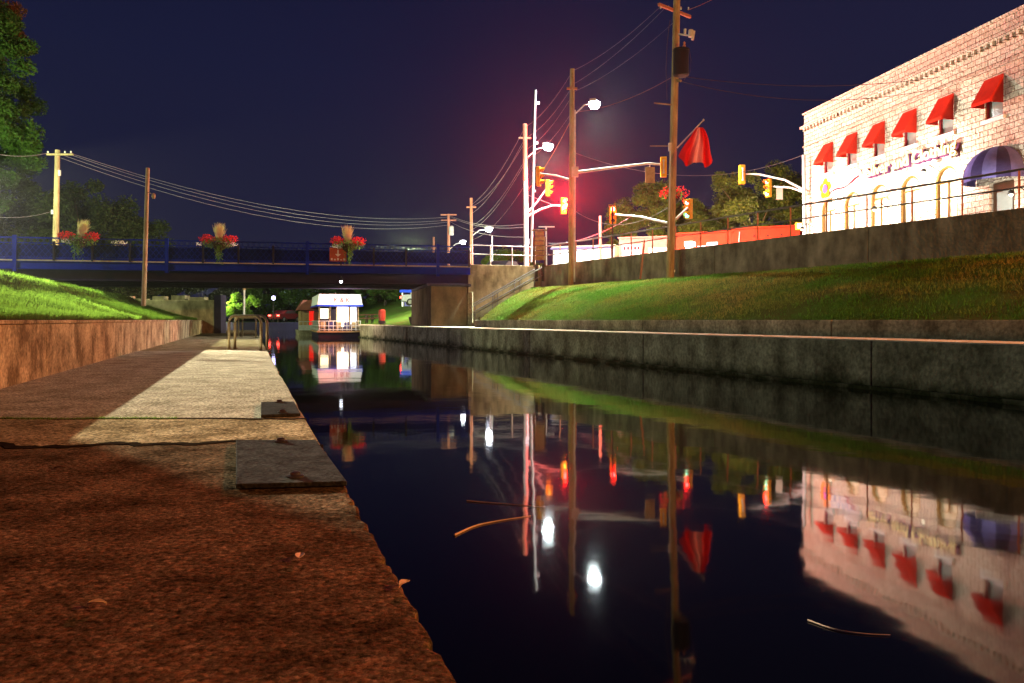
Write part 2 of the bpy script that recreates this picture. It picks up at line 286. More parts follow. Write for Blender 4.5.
# ------------------------------------------------------------------ mesh helpers
class MB:
    def __init__(s): s.v = []; s.f = []
    def add(s, vs, fs):
        o = len(s.v); s.v += [tuple(v) for v in vs]; s.f += [tuple(i + o for i in f) for f in fs]; return s
    def box(s, c, d, rz=0.0, mtx=None):
        hx, hy, hz = d[0] / 2, d[1] / 2, d[2] / 2
        pts = [Vector((x, y, z)) for x in (-hx, hx) for y in (-hy, hy) for z in (-hz, hz)]
        rm = Matrix.Rotation(rz, 3, 'Z') if mtx is None else mtx
        pts = [rm @ p + Vector(c) for p in pts]
        return s.add(pts, [(0, 1, 3, 2), (4, 6, 7, 5), (0, 4, 5, 1), (2, 3, 7, 6), (0, 2, 6, 4), (1, 5, 7, 3)])
    def tube(s, pts, r, n=8, caps=True, r2=None):
        pts = [Vector(p) for p in pts]; k = len(pts); vs = []; fs = []
        for i, p in enumerate(pts):
            d = (pts[min(i + 1, k - 1)] - pts[max(i - 1, 0)]).normalized()
            a = Vector((0, 0, 1)) if abs(d.z) < 0.9 else Vector((1, 0, 0))
            u = d.cross(a).normalized(); w = d.cross(u).normalized()
            rr = r if r2 is None else r + (r2 - r) * i / (k - 1)
            for j in range(n):
                an = 2 * math.pi * j / n; vs.append(p + (u * math.cos(an) + w * math.sin(an)) * rr)
        for i in range(k - 1):
            for j in range(n):
                fs.append((i * n + j, i * n + (j + 1) % n, (i + 1) * n + (j + 1) % n, (i + 1) * n + j))
        if caps: fs.append(tuple(range(n))[::-1]); fs.append(tuple(range((k - 1) * n, k * n)))
        return s.add(vs, fs)
    def lathe(s, prof, c=(0, 0, 0), n=16):
        vs = []; fs = []
        for r, z in prof:
            for j in range(n):
                a = 2 * math.pi * j / n; vs.append((c[0] + r * math.cos(a), c[1] + r * math.sin(a), c[2] + z))
        for i in range(len(prof) - 1):
            for j in range(n):
                fs.append((i * n + j, i * n + (j + 1) % n, (i + 1) * n + (j + 1) % n, (i + 1) * n + j))
        fs.append(tuple(range(n))[::-1]); fs.append(tuple(range((len(prof) - 1) * n, len(prof) * n)))
        return s.add(vs, fs)
    def prism(s, poly, z0, z1):
        n = len(poly); vs = [(p[0], p[1], z0) for p in poly] + [(p[0], p[1], z1) for p in poly]
        fs = [tuple(range(n))[::-1], tuple(range(n, 2 * n))] + [(i, (i + 1) % n, n + (i + 1) % n, n + i) for i in range(n)]
        return s.add(vs, fs)
    def extr(s, poly, axis_o, ax, ay, az, t):
        'polygon (a, b) in the plane ax, ay at axis_o, thickness t along az'
        n = len(poly); o = Vector(axis_o); ax, ay, az = Vector(ax), Vector(ay), Vector(az)
        a = [o + ax * p[0] + ay * p[1] for p in poly]; b = [q + az * t for q in a]
        return s.add(a + b, [tuple(range(n))[::-1], tuple(range(n, 2 * n))] + [(i, (i + 1) % n, n + (i + 1) % n, n + i) for i in range(n)])
    def build(s, name, m, parent=None, smooth=False, world=False, bevel=0.0):
        me = bpy.data.meshes.new(name); me.from_pydata(s.v, [], s.f); me.update()
        import bmesh
        if len(s.f) < 4000:
            bm = bmesh.new(); bm.from_mesh(me); bmesh.ops.recalc_face_normals(bm, faces=bm.faces); bm.to_mesh(me); bm.free()
        if smooth: me.polygons.foreach_set('use_smooth', [True] * len(me.polygons))
        me.materials.append(M[m] if isinstance(m, str) else m)
        o = bpy.data.objects.new(name, me); COL.objects.link(o)
        if parent is not None:
            o.parent = parent
            if world: o.matrix_parent_inverse = PINV[parent.name]
        if bevel:
            b = o.modifiers.new('bevel', 'BEVEL'); b.width = bevel; b.segments = 2; b.limit_method = 'ANGLE'
        return o
PINV = {}
def tag(o, label, cat, group=None):
    o['label'] = label; o['category'] = cat
    if group: o['group'] = group
    return o
def st(o, kind='structure'): o['kind'] = kind; return o
def thing(name, label, cat, loc=(0, 0, 0), rz=0.0, group=None):
    o = bpy.data.objects.new(name, None); COL.objects.link(o); o.location = loc; o.rotation_euler = (0, 0, rz)
    tag(o, label, cat, group)
    PINV[o.name] = (Matrix.Translation(Vector(loc)) @ Matrix.Rotation(rz, 4, 'Z')).inverted()
    return o
def dup(root, loc, rz=None, label=None, cat=None, group=None, scale=None):
    r = root.copy(); COL.objects.link(r); r.location = loc
    if rz is not None: r.rotation_euler = (0, 0, rz)
    if label: r['label'] = label
    if group: r['group'] = group
    if scale: r.scale = (scale,) * 3
    for ch in list(root.children):
        c = ch.copy(); COL.objects.link(c); c.parent = r
        for g in list(ch.children):
            d = g.copy(); COL.objects.link(d); d.parent = c
    return r

# ================================================================== THE SETTING
WATERZ = -0.4
E0 = Vector((-0.114, 1.76, 0)); dW = Vector((-0.3112, 0.9503, 0)).normalized(); nL = Vector((-dW.y, dW.x, 0))
def Wk(u, v, z=0.0): p = E0 + dW * v + nL * u; return Vector((p.x, p.y, z))
R0 = Vector((-3.7, 38.4, 0)); dR = Vector((0.374, -0.9275, 0)).normalized(); nR = Vector((-dR.y, dR.x, 0))
def Rw(o, t, z=0.0): p = R0 + dR * t + nR * o; return Vector((p.x, p.y, z))
UW = 3.27
# water: one sheet in the cut
m = MB(); m.add([(-70, -30, WATERZ), (45, -30, WATERZ), (45, 110, WATERZ), (-70, 110, WATERZ)], [(0, 1, 2, 3)]); st(m.build('water', 'water'))
# canal bed
m = MB(); m.add([(-90, -40, -3), (60, -40, -3), (60, 120, -3), (-90, 120, -3)], [(0, 1, 2, 3)]); st(m.build('canal_bed', 'soil'))

# walkway slabs with ragged joints; the near slab stands a little proud
def edge_noise(x, seed): return 0.05 * math.sin(x * 3.1 + seed) + 0.035 * math.sin(x * 7.7 + seed * 2) + 0.02 * math.sin(x * 17 + seed) + 0.012 * math.sin(x * 41 + seed)
def joint(Y0, seed, amp=1.0):
    'points across the walkway at about depth Y0, from canal edge to wall'
    pts = []
    for i in range(61):
        f = i / 60
        vR = (Y0 - E0.y) / dW.y
        a = Wk(0, vR); b = Wk(UW + 0.1, (Y0 - E0.y - nL.y * (UW + 0.1)) / dW.y)
        p = a.lerp(b, f); p.y += edge_noise(p.x, seed) * amp
        pts.append(p)
    return pts
J1 = joint(5.10, 1.3, 1.5); J2 = joint(6.62, 4.0, 0.35)
def gapped(J, d): return [Vector((p.x, p.y + d, 0)) for p in J]
def edge_pts(v0, v1, n, seed, u=0.0):
    rr = random.Random(seed); return [Wk(u + (0.003 * math.sin(i * .7 + seed) + (rr.uniform(0, 0.030) if rr.random() < .25 else rr.uniform(-0.004, 0.005)) if 0 < i < n else 0), v0 + (v1 - v0) * i / n) for i in range(n + 1)]
def slab(name, near, far, ztop, material):
    poly = near + far[::-1]
    mm = MB(); mm.prism([(p.x, p.y) for p in poly], -2.5, ztop); return mm.build(name, material, bevel=0.012)
v1 = (J1[0] - E0).dot(dW)
nearline = [Wk(0, -9), Wk(UW + .1, -9)]
poly = edge_pts(-9, v1 - 0.02, 240, 3) + J1 + [Wk(UW + 0.1, -9)]
m = MB(); m.prism([(p.x, p.y) for p in poly], -2.5, 0.0); st(m.build('walkway_near', 'walk', bevel=0.014))
poly = gapped(J1, 0.025)[::-1] + [None]
poly = gapped(J1, 0.075) + gapped(J2, -0.008)[::-1]
m = MB(); m.prism([(p.x, p.y) for p in poly], -2.5, -0.018); st(m.build('walkway_step', 'slabmid', bevel=0.01))
v2 = (J2[0] - E0).dot(dW)
def slab_run(name, va, vb, first=None, z=-0.022, mt='slab'):
    a = first if first else [Wk(0, va), Wk(UW + .1, va)]
    poly = a + [Wk(UW + .1, vb)] + edge_pts(va, vb, 40, va)[::-1][:-1]
    mm = MB(); mm.prism([(p.x, p.y) for p in poly], -2.5, z); return st(mm.build(name, mt, bevel=0.01))
def dirt_shade(name, J, d0, d1, z, seed):  # soil strip with the joint's shadow put into its colour
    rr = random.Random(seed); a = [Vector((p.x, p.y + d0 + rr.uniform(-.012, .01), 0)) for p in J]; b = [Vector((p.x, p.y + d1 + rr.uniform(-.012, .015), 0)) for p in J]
    mm = MB(); mm.prism([(p.x, p.y) for p in a + b[::-1]], -.5, z); return st(mm.build(name, 'soilshade'))
M['soilshade'] = mat('joint_dirt_shade', (0.022, 0.017, 0.012), 0.95, (0.010, 0.008, 0.006), 20, spec=0.0)
dirt_shade('joint_dirt_shade', J1, -.012, .085, .004, 1)
dirt_shade('joint_dirt_shade', J2, -.02, .030, -.014, 2)
slab_run('walkway_pale', v2 + 0.02, 21.4, first=gapped(J2, 0.006))
slab_run('walkway_far', 21.42, 42.0, z=-0.03, mt='slabmid')
slab_run('walkway_end', 42.02, 68.0, z=-0.035, mt='walk')
# lower stone coping strip under the edge
# left low concrete wall, cast in lengths
wl = thing('concrete_wall', 'low stained concrete wall with a grass bank behind it beside the walkway', 'wall', Wk(UW, 9))
va = -9.0; k = 0
for vb in (11.55, 23.5, 35, 47, 60):
    mm = MB()
    poly = [Wk(UW, va + .012), Wk(UW, vb - .012), Wk(UW + .32, vb - .012), Wk(UW + .32, va + .012)]
    mm.prism([(p.x, p.y) for p in poly], -0.6, 0.745)
    mm.build('wall_panel', 'wallL', wl, world=True, bevel=0.015)
    poly = [Wk(UW - .03, va + .02), Wk(UW - .03, vb - .02), Wk(UW + .36, vb - .02), Wk(UW + .36, va + .02)]
    mm = MB(); mm.prism([(p.x, p.y) for p in poly], 0.748, 0.80); mm.build('coping', 'wallL', wl, world=True, bevel=0.012)
    va = vb
# left grass bank
def bank_z(u):
    pts = [(-.1, .80), (.25, .86), (1.0, 1.10), (2.55, 1.60), (3.15, 2.02), (3.6, 2.10), (4.3, 2.13), (9, 2.2), (60, 2.3)]
    for (a, za), (b, zb) in zip(pts, pts[1:]):
        if u <= b: return za + (zb - za) * (u - a) / (b - a)
    return pts[-1][1]
us = [0.0, .25, .5, .8, 1.1, 1.4, 1.7, 2.0, 2.2, 2.4, 2.6, 2.8, 3.0, 3.2, 3.4, 3.6, 3.8, 4.1, 4.6, 5.5, 7, 9, 14, 25, 45]
def bump2(x, y, a=1.0): return a * (0.5 * math.sin(x * .9 + 1.3 * math.sin(y * .37)) * math.sin(y * .7 + .5) + 0.3 * math.sin(x * 2.3 + y * 1.7) + .2 * math.sin(x * 4.1 - y * 3.3))
def bank_fade(v): return min(1, max(0, (62 - v) / 14))
def Lz(u, v):
    f = bank_fade(v); z = bank_z(u)
    z = 0.80 + (z - 0.80) * f
    return z + bump2(u * 1.5, v, 0.03) * min(1, u * 2)
m = MB(); vs = []; fs = []
vv = [-9 + i * 0.5 for i in range(143)]
for v in vv:
    for u in us:
        vs.append(Wk(UW + 0.30 + u, v, Lz(u, v)))
n = len(us)
for i in range(len(vv) - 1):
    for j in range(n - 1): fs.append((i * n + j, i * n + j + 1, (i + 1) * n + j + 1, (i + 1) * n + j))
m.add(vs, fs); st(m.build('grass_bank', 'turf', smooth=True))

def blades(name, pts, mt, h=(0.04, 0.11), w=0.008, label=''):
    vs = []; fs = []; rr = random.Random(11)
    for p in pts:
        a = rr.uniform(0, 6.283); hh = rr.uniform(*h); ww = w * (0.7 + 0.6 * rr.random())
        dx, dy = math.cos(a) * ww, math.sin(a) * ww
        lx, ly = rr.gauss(0, .4) * hh, rr.gauss(0, .4) * hh
        k = len(vs)
        vs += [(p.x - dx, p.y - dy, p.z - .01), (p.x + dx, p.y + dy, p.z - .01), (p.x + lx, p.y + ly, p.z + hh)]
        fs.append((k, k + 1, k + 2))
    o = MB().add(vs, fs).build(name, mt); o['kind'] = 'stuff'; tag(o, label, 'grass'); return o
pts = []; rr = random.Random(5)
while len(pts) < 130000:
    v = 5 + 50 * rr.random() ** 1.7; u = rr.random() * 4.6
    if rr.random() < 0.25: u = rr.random() * 0.35
    q = Wk(UW + .30 + u, v); 
    if 0.5 + 0.5 * bump2(q.x * 2, q.y * 2) > rr.random() * 0.8: pts.append(Wk(UW + .30 + u, v, Lz(u, v)))
blades('bank_grass', pts, 'blade', (0.035, 0.15), 0.008, 'bright green mown grass on the bank above the low wall')

# ---------------- right side
TMAX = 52
cw = thing('canal_wall', 'long dark concrete canal wall with pale ledge below the right bank', 'wall', Rw(0, 10))
t0 = -52
for t1 in (-36, -20, -6, 4.0, 11.5, 19, 26.5, 34, 42, 52):
    poly = [Rw(0, t0 + .01), Rw(0, t1 - .01), Rw(1.5, t1 - .01), Rw(1.5, t0 + .01)]
    mm = MB(); mm.prism([(p.x, p.y) for p in poly], -2.5, 0.435); mm.build('wall_panel', 'wallR', cw, world=True, bevel=0.02)
    t0 = t1
mm = MB(); mm.prism([(p.x, p.y) for p in (Rw(0.02, -52), Rw(0.02, 52), Rw(1.5, 52), Rw(1.5, -52))], 0.437, 0.46); mm.build('ledge', 'ledge', cw, world=True)
mm = MB(); mm.prism([(p.x, p.y) for p in (Rw(-.12, -40), Rw(-.12, 52), Rw(-0.002, 52), Rw(-0.002, -40))], -2.5, -0.33); mm.build('footing', 'wallR', cw, world=True)
lw = thing('kerb_wall', 'knee high concrete wall between the canal ledge and the right grass slope', 'wall', Rw(1.5, 20))
t0 = 1.4
for t1 in (9, 16.5, 24, 31.5, 39, 52):
    mm = MB(); mm.prism([(p.x, p.y) for p in (Rw(1.502, t0 + .01), Rw(1.502, t1 - .01), Rw(1.75, t1 - .01), Rw(1.75, t0 + .01))], -0.5, 0.80)
    mm.build('wall_panel', 'wallR', lw, world=True, bevel=0.02); t0 = t1
# retaining wall
A = Vector((-2.45, 44.6, 0)); B = Vector((1.6, 46.0, 0)); dB = Vector((0.4635, -0.886, 0)).normalized(); nB = Vector((-dB.y, dB.x, 0))
def Bw(t, o=0.0, z=0.0): p = B + dB * t + nB * o; return Vector((p.x, p.y, z))
RT = 3.9
rw = thing('retaining_wall', 'tall weathered concrete retaining wall holding up the street', 'wall', (1.6, 46, 0))
mm = MB(); mm.prism([(p.x, p.y) for p in (A, B, B + Vector((.5, .5, 0)), A + Vector((-.1, .5, 0)))], -1, RT); mm.build('end_panel', 'abut', rw, world=True, bevel=0.02)
t0 = 0.0
for t1 in (9.5, 14.6, 22, 30, 38, 60):
    mm = MB(); mm.prism([(p.x, p.y) for p in (Bw(t0 + .008, 0), Bw(t1 - .008, 0), Bw(t1 - .008, .4), Bw(t0 + .008, .4))], -1, RT - 0.0)
    mm.build('wall_panel', 'ret', rw, world=True, bevel=0.02); t0 = t1
# right grass slope (loft from kerb wall to retaining wall)
NA, NBb = 90, 18
vs = []; fs = []; rgp = {}
def Rslope(a, b):
    ta = 1.5 + a * 50; f = Rw(1.76, ta); tb = -.2 + a * 52; g = Bw(tb, 0.02)
    p = f.lerp(g, b)
    z0, z1 = 0.80, 2.62 - 0.03 * a
    prof = z0 + (z1 - z0) * (1 - (1 - b) ** 1.6)
    return Vector((p.x, p.y, prof + bump2(p.x * .8, p.y * .8, 0.05) * math.sin(math.pi * b)))
for i in range(NA + 1):
    for j in range(NBb + 1): vs.append(Rslope(i / NA, j / NBb))
n = NBb + 1
for i in range(NA):
    for j in range(NBb): fs.append((i * n + j, i * n + j + 1, (i + 1) * n + j + 1, (i + 1) * n + j))
st(MB().add(vs, fs).build('grass_slope', 'turf', smooth=True))
pts = []
while len(pts) < 110000:
    a = rr.random(); b = rr.random()
    q = Rslope(a, b)
    if 0.5 + 0.5 * bump2(q.x * 1.3, q.y * 1.3) > rr.random() * 0.7: pts.append(q)
blades('slope_grass', pts, 'bladeR', (0.03, 0.11), 0.011, 'dull green and straw coloured grass on the slope below the retaining wall')
# paved landing between pier and slope
m = MB(); m.prism([(p.x, p.y) for p in (Rw(1.502, -9), Rw(1.502, 1.38), Rw(1.9, 1.38), (1.6, 45.9, 0) and Vector((1.55, 45.9, 0)), Vector((-2.4, 44.55, 0)), Rw(4.5, -9))], -0.5, 0.458); st(m.build('landing', 'wallR'))
# street plateau
def plateau():
    vs = []; fs = []
    # strip behind the wall
    line = [Vector((-2.45, 45.0, 0)), Vector((1.9, 46.4, 0))] + [Bw(t, .39) for t in (5, 15, 25, 35, 50, 60)]
    far = [Vector((-2.45, 66, 0)), Vector((8, 66, 0)), Vector((30, 66, 0)), Vector((60, 60, 0)), Vector((80, 45, 0)), Vector((90, 20, 0)), Vector((90, 0, 0)), Vector((90, -20, 0))]
    for a, b in zip(line, far): vs += [(a.x, a.y, RT - .05), (b.x, b.y, RT - .05)]
    for i in range(len(line) - 1): fs.append((2 * i, 2 * i + 1, 2 * i + 3, 2 * i + 2))
    return MB().add(vs, fs)
st(plateau().build('street', 'asphalt'))
# ground beyond the bridge: one sheet with the canal cut left out
def far_z(x, y):
    p = Vector((x, y, 0)); o = (p - R0).dot(nR); u = (p - E0).dot(nL); v = (p - E0).dot(dW)
    if y > 92 and o < 8: zc = 0.55
    else: zc = -1.2
    if o > 1.4:
        f = min(1, max(0, (o - 2.2) / (8.5 if y < 50 else 15))); f = f * f * (3 - 2 * f)
        return 0.47 + (RT - .06 - 0.47) * f
    if u > UW + .4:
        return 0.84 if v < 60 else 0.8
    return zc
vs = []; fs = []; xs = [-160 + 2.0 * i for i in range(61)] + [-38 + 1.0 * i for i in range(60)] + [22 + 6 * i for i in range(45)]
ys = [46.5 + 1.0 * i for i in range(60)] + [107 + 8 * i for i in range(50)]
vs = [(x, y, far_z(x, y) - (0.06 if y < 52 and x < -14 else 0)) for y in ys for x in xs]
n = len(xs)
fs = [(i * n + j, i * n + j + 1, (i + 1) * n + j + 1, (i + 1) * n + j) for i in range(len(ys) - 1) for j in range(n - 1)]
st(MB().add(vs, fs).build('far_ground', 'turf', smooth=True))
fw = MB(); fw.box((-26, 91.6, -0.4), (30, .8, 1.9)); tag(fw.build('far_quay', 'girder'), 'dark quay wall closing the canal far behind the boat', 'wall')

# ================================================================== BRIDGE
BA = Vector((-32, 37.0, 0)); BBp = Vector((-2.3, 44.0, 0)); dBr = (BBp - BA).normalized(); LB = (BBp - BA).length
rz = math.atan2(dBr.y, dBr.x)
br = thing('bridge', 'low blue steel road bridge with lattice parapet across the canal', 'bridge', BA, rz)
DK = 3.70
m = MB(); m.box((LB / 2, 4.6, DK - .2), (LB, 8.2, .25)); m.build('deck', 'asphalt', br)
m = MB(); m.box((LB / 2, 0, DK + .02), (LB, .12, .06)); m.build('deck_edge', 'curb', br)
m = MB(); m.box((LB / 2, .05, DK - .22), (LB, .08, .34)); m.box((LB / 2, .0, DK - .04), (LB, .2, .03)); m.box((LB / 2, .0, DK - .40), (LB, .2, .03)); m.build('fascia_beam', 'blue', br)
for yy in (.7, 2.8, 5.0, 7.2, 8.6):
    m = MB(); m.box((LB / 2, yy, DK - .56), (LB, .05, .66)); m.box((LB / 2, yy, DK - .91), (LB, .36, .05)); m.build('girder', 'girder', br)
for side, yy in (('front', 0.0), ('back', 8.7)):
    m = MB()
    for zz, tt in ((1.12, .07), (.86, .05), (.10, .05), (.18, .03)): m.box((LB / 2, yy, DK + zz), (LB, .07, tt))
    m.build('parapet_rail', 'blue', br)
    m = MB(); npan = 1
    x = .0; bay = 0.28
    # diagonal lattice bars
    nb = int(LB / bay)
    for i in range(nb):
        for s in (0, 1):
            xa = i * bay; a = Vector((xa if s else xa + bay * 2.2, yy + .012 * (1 if s else -1), DK + .12)); b = Vector((xa + bay * 2.2 if s else xa, yy + .012 * (1 if s else -1), DK + .86))
            d = b - a; q = d.to_track_quat('X', 'Z').to_matrix(); m.box((a + b) / 2, (d.length, .008, .030), mtx=q)
            a2 = Vector((xa if s else xa + bay * .8, yy + .012 * (1 if s else -1), DK + .86)); b2 = Vector((xa + bay * .8 if s else xa, yy + .012 * (1 if s else -1), DK + 1.12))
            d = b2 - a2; q = d.to_track_quat('X', 'Z').to_matrix(); m.box((a2 + b2) / 2, (d.length, .008, .018), mtx=q)
    lt = m.build('lattice', 'blue', br)
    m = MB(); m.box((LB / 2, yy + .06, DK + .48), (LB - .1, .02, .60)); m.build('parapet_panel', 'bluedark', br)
    i = 0; x = 1.2
    while x < LB:
        m = MB(); big = i % 4 == 0
        m.box((x, yy - .05, DK + (.35 if big else .48)), (.17 if big else .09, .12, 1.75 if big else .95)); m.build('parapet_post', 'blue' if big else 'girder', br); x += 1.72; i += 1
# piers
for px0, px1, mt in ((431, 467, 'abut'),):
    a = Vector(((px0 - 512) / F * 43.0, 43.0, 0)); b = Vector(((px1 - 512) / F * 43.9, 43.9, 0))
    pr = thing('bridge_pier', 'dark concrete bridge pier standing on the right canal ledge', 'pier', (a + b) / 2)
    m = MB(); off = Vector((-.25, 1, 0)) * 8.5
    m.prism([(p.x, p.y) for p in (a, b, b + off, a + off)], .458, 2.62); m.build('shaft', 'pierdark', pr, world=True, bevel=.03)
    m = MB(); m.prism([(p.x, p.y) for p in (a + Vector((-.2, -.15, 0)), b + Vector((.25, -.15, 0)), b + off, a + off)], 2.622, 2.77); m.build('cap', 'girder', pr, world=True, bevel=.02)
    m = MB(); m.prism([(p.x, p.y) for p in (b + Vector((.02, -.0, 0)), b + Vector((.3, -.02, 0)), b + Vector((.3, .9, 0)), b + Vector((.02, .9, 0)))], .458, 2.34); m.build('buttress', 'wallR', pr, world=True, bevel=.02)
# left abutment wing wall under the bridge
w2 = thing('stone_wing_wall', 'brown rough topped wall in the dark under the left end of the bridge', 'wall', P(150, 318, 50))
m = MB(); m.prism([(-31, 50.0), (-18.6, 50.0), (-18.6, 51.0), (-31, 51.0)], -.4, 2.05); m.build('wall_face', 'abut', w2, world=True, bevel=.03)
rq = random.Random(3); x = -30.8
m = MB()
while x < -19.2:
    w_ = rq.uniform(.4, 1.1); hh = rq.uniform(.08, .3); m.box((x + w_ / 2, 50.4, 2.05 + hh / 2 + .003), (w_ - .03, .7, hh)); x += w_ + rq.uniform(.05, .5)
m.build('cope_stone', 'abut', w2, world=True)
m = MB(); m.box((-18.35, 50.3, .9), (.42, .9, 2.9)); m.build('end_pillar', 'girder', w2, world=True)
# small lamp fixed under the girder
nl = thing('navigation_lamp', 'small white lamp fixed under the middle of the bridge girder', 'lamp', P(341, 281, 41.5))
m = MB(); m.lathe([(.03, 0), (.10, .03), (.12, .12), (.06, .16), (.03, .25)]); m.build('housing', 'dark', nl, smooth=True)
m = MB(); m.lathe([(.02, -.11), (.07, -.08), (.085, -.02), (.07, .01)]); m.build('lens', mat('navigation_lens_lit', (1, 1, 1), emit=(.8, .85, 1), es=10), nl, smooth=True)
# danger / down arrow sign on the parapet
sg = thing('bridge_sign', 'small brown red board with white down arrow hung on the bridge parapet', 'sign', P(339, 255, 42.2) + Vector((0, -.25, 0)), rz)
m = MB(); m.box((0, 0, 0), (.86, .03, .72)); m.build('board', 'brownsign', sg, bevel=.01)
m = MB(); m.box((0, -.022, .12), (.07, .012, .26)); m.extr([(-.15, .03), (.15, .03), (0, -.12)], (0, -.016, .0), (1, 0, 0), (0, 0, 1), (0, -1, 0), .012)
m.build('arrow', 'white', sg)
m = MB()
for i, h in enumerate((.11, .07, .12, .05, .10)): m.box((-.32 + i * .16, -.022, -.30 + h / 2), (.09, .012, h))
m.build('marking', 'white', sg)

# ---------------- flower baskets
def petals(n, c, r, size, seed, flat=1.0):
    rr = random.Random(seed); m = MB()
    for i in range(n):
        while True:
            p = Vector((rr.uniform(-1, 1), rr.uniform(-1, 1), rr.uniform(-1, 1)))
            if p.length < 1: break
        p = Vector((c[0] + p.x * r[0], c[1] + p.y * r[1], c[2] + p.z * r[2]))
        a = Vector((rr.gauss(0, 1), rr.gauss(0, 1), rr.gauss(0, 1))).normalized(); b = a.cross(Vector((rr.gauss(0, 1), rr.gauss(0, 1), rr.gauss(0, 1)))).normalized()
        s = size * rr.uniform(.6, 1.3)
        m.add([p - a * s, p - b * s * .6, p + a * s, p + b * s * .6], [(0, 1, 2, 3)])
    return m
def vines(c, n, ln, spread, seed, size=.05):
    rr = random.Random(seed); m = MB()
    for i in range(n):
        a = rr.uniform(0, 6.28); x, y = c[0] + math.cos(a) * spread * rr.random(), c[1] + math.sin(a) * spread * rr.random(); l = ln * rr.uniform(.5, 1)
        for k in range(14):
            t = k / 13; p = Vector((x + rr.gauss(0, .03), y + rr.gauss(0, .03), c[2] - t * l))
            u = Vector((rr.gauss(0, 1), rr.gauss(0, 1), rr.gauss(0, 1))).normalized(); w = u.cross(Vector((0, .3, 1))).normalized()
            m.add([p - u * size, p - w * size * .6, p + u * size, p + w * size * .6], [(0, 1, 2, 3)])
    return m
def basket(loc, label, seed, s=1.0, lean=0.15, white='left'):
    b = thing('flower_basket', label, 'flower basket', loc, rz, 'flower baskets on the bridge parapet')
    m = MB(); m.lathe([(.10, -.38), (.26, -.25), (.34, 0), (.36, .02), (.05, .0)]); m.build('pot', 'basketm', b, smooth=True)
    m = petals(620, (0, 0, .0), (.85, .36, .30), .05, seed); m.build('foliage', 'vine', b)
    m = petals(190, (-.55, -.1, .20), (.42, .3, .24), .055, seed + 1); m.build('red_blooms', 'redflower', b); m = petals(180, (.55, -.1, .20), (.42, .3, .24), .055, seed + 2); m.build('red_blooms', 'redflower', b)
    wx = -.45 if white == 'left' else .6
    m = petals(60, (wx, -.25, -.08), (.38, .15, .14), .045, seed + 3); m.build('white_blooms', 'whiteflower', b); m = petals(26, (.1, -.25, 0), (.4, .15, .15), .035, seed + 9); m.build('white_blooms', 'whiteflower', b)
    m = MB(); r5 = random.Random(seed)
    for i in range(300):
        a = r5.uniform(0, 6.28); l = r5.uniform(.45, 1.05); t = r5.uniform(.05, .75)
        q0 = Vector((r5.gauss(lean * .2, .05), r5.gauss(0, .05), .1)); q1 = q0 + Vector((lean + math.cos(a) * t * .45, math.sin(a) * t * .4, l * .95))
        sd = Vector((.005, 0, 0)); qm = q0.lerp(q1, .6) + Vector((-.02, 0, .06))
        m.add([q0 - sd, q0 + sd, qm + sd * 1.5, q1, qm - sd * 1.5], [(0, 1, 2, 3, 4)])
    m.build('grass_plume', 'plume', b)
    vines((0, -.28, -.1), 16, 1.0, .25, seed + 5).build('trailing_vine', 'vine', b)
    m = MB(); m.box((0, .28, -.2), (.08, .3, .08)); m.build('bracket', 'dark', b)
    return b
def on_bridge(px, dy=-0.3, z=0.0):
    k = (px - 512) / F; t = (BA.x - k * BA.y) / (k * dBr.y - dBr.x); p = BA + dBr * t; q = Vector((-dBr.y, dBr.x, 0)) * dy
    return Vector((p.x + q.x, p.y + q.y, z))
basket(on_bridge(82, -.4, DK + 1.0), 'red and white flower basket on the bluest stretch of bridge parapet before dark trees', 21, lean=.2)
basket(on_bridge(220, -.4, DK + 1.0), 'red flower basket with pale plume on the bridge rail above the lit bush', 33, lean=.05, white='right')
basket(on_bridge(348, -.4, DK + 1.05), 'red flower basket beside the small arrow sign on the bridge parapet', 47, lean=.0, white='left')
for i, (px, lab) in enumerate(((117, 'pale pink flowers behind the bridge rail between the tall post and the leftmost basket'), (198.5, 'pale flowers behind the rail just left of the middle basket'), (333.5, 'pale flower clump behind the rail above the arrow sign'))):
    t = thing('flower_planter', lab, 'planter', on_bridge(px, .45, DK), rz, 'planters along the bridge footway')
    m = MB(); m.box((0, 0, .42), (.9 if i == 0 else .45, .4, .84)); m.build('planter_box', 'girder', t, bevel=.02)
    petals(70 if i == 0 else 30, (0, 0, .98), (.42 if i == 0 else .2, .18, .14), .06, 70 + i).build('pale_blooms', 'whiteflower', t)
# ================================================================== STAIR with handrail beside the abutment
stt = thing('stone_stair', 'concrete stair with tube handrails climbing the abutment wall', 'stair', (-2.2, 43.6, .46))
sd = (B - A).normalized(); sn = Vector((sd.y, -sd.x, 0))
N = 13; m = MB(); s0 = A + sn * .02 + sd * .0
for i in range(N):
    x0 = i * .31; z1 = .46 + (i + 1) * .17
    a = s0 + sd * x0; b = s0 + sd * (x0 + .31); poly = [a, b, b + sn * 1.1, a + sn * 1.1]
    m.prism([(p.x, p.y) for p in poly], .2, z1)
m.build('steps', 'abut', stt, world=True)
for off in (.12, 1.05):
    m = MB()
    for hh in (.95, .5): m.tube([s0 + sn * off + sd * 0 + Vector((0, 0, .6 + hh)), s0 + sn * off + sd * 4.0 + Vector((0, 0, .6 + hh + 2.2))], .03)
    for x0 in (.1, 1.4, 2.7, 3.9): m.tube([s0 + sn * off + sd * x0 + Vector((0, 0, .5 + x0 * .55)), s0 + sn * off + sd * x0 + Vector((0, 0, .6 + .95 + x0 * .55))], .025)
    m.build('handrail', 'railm', stt, world=True)

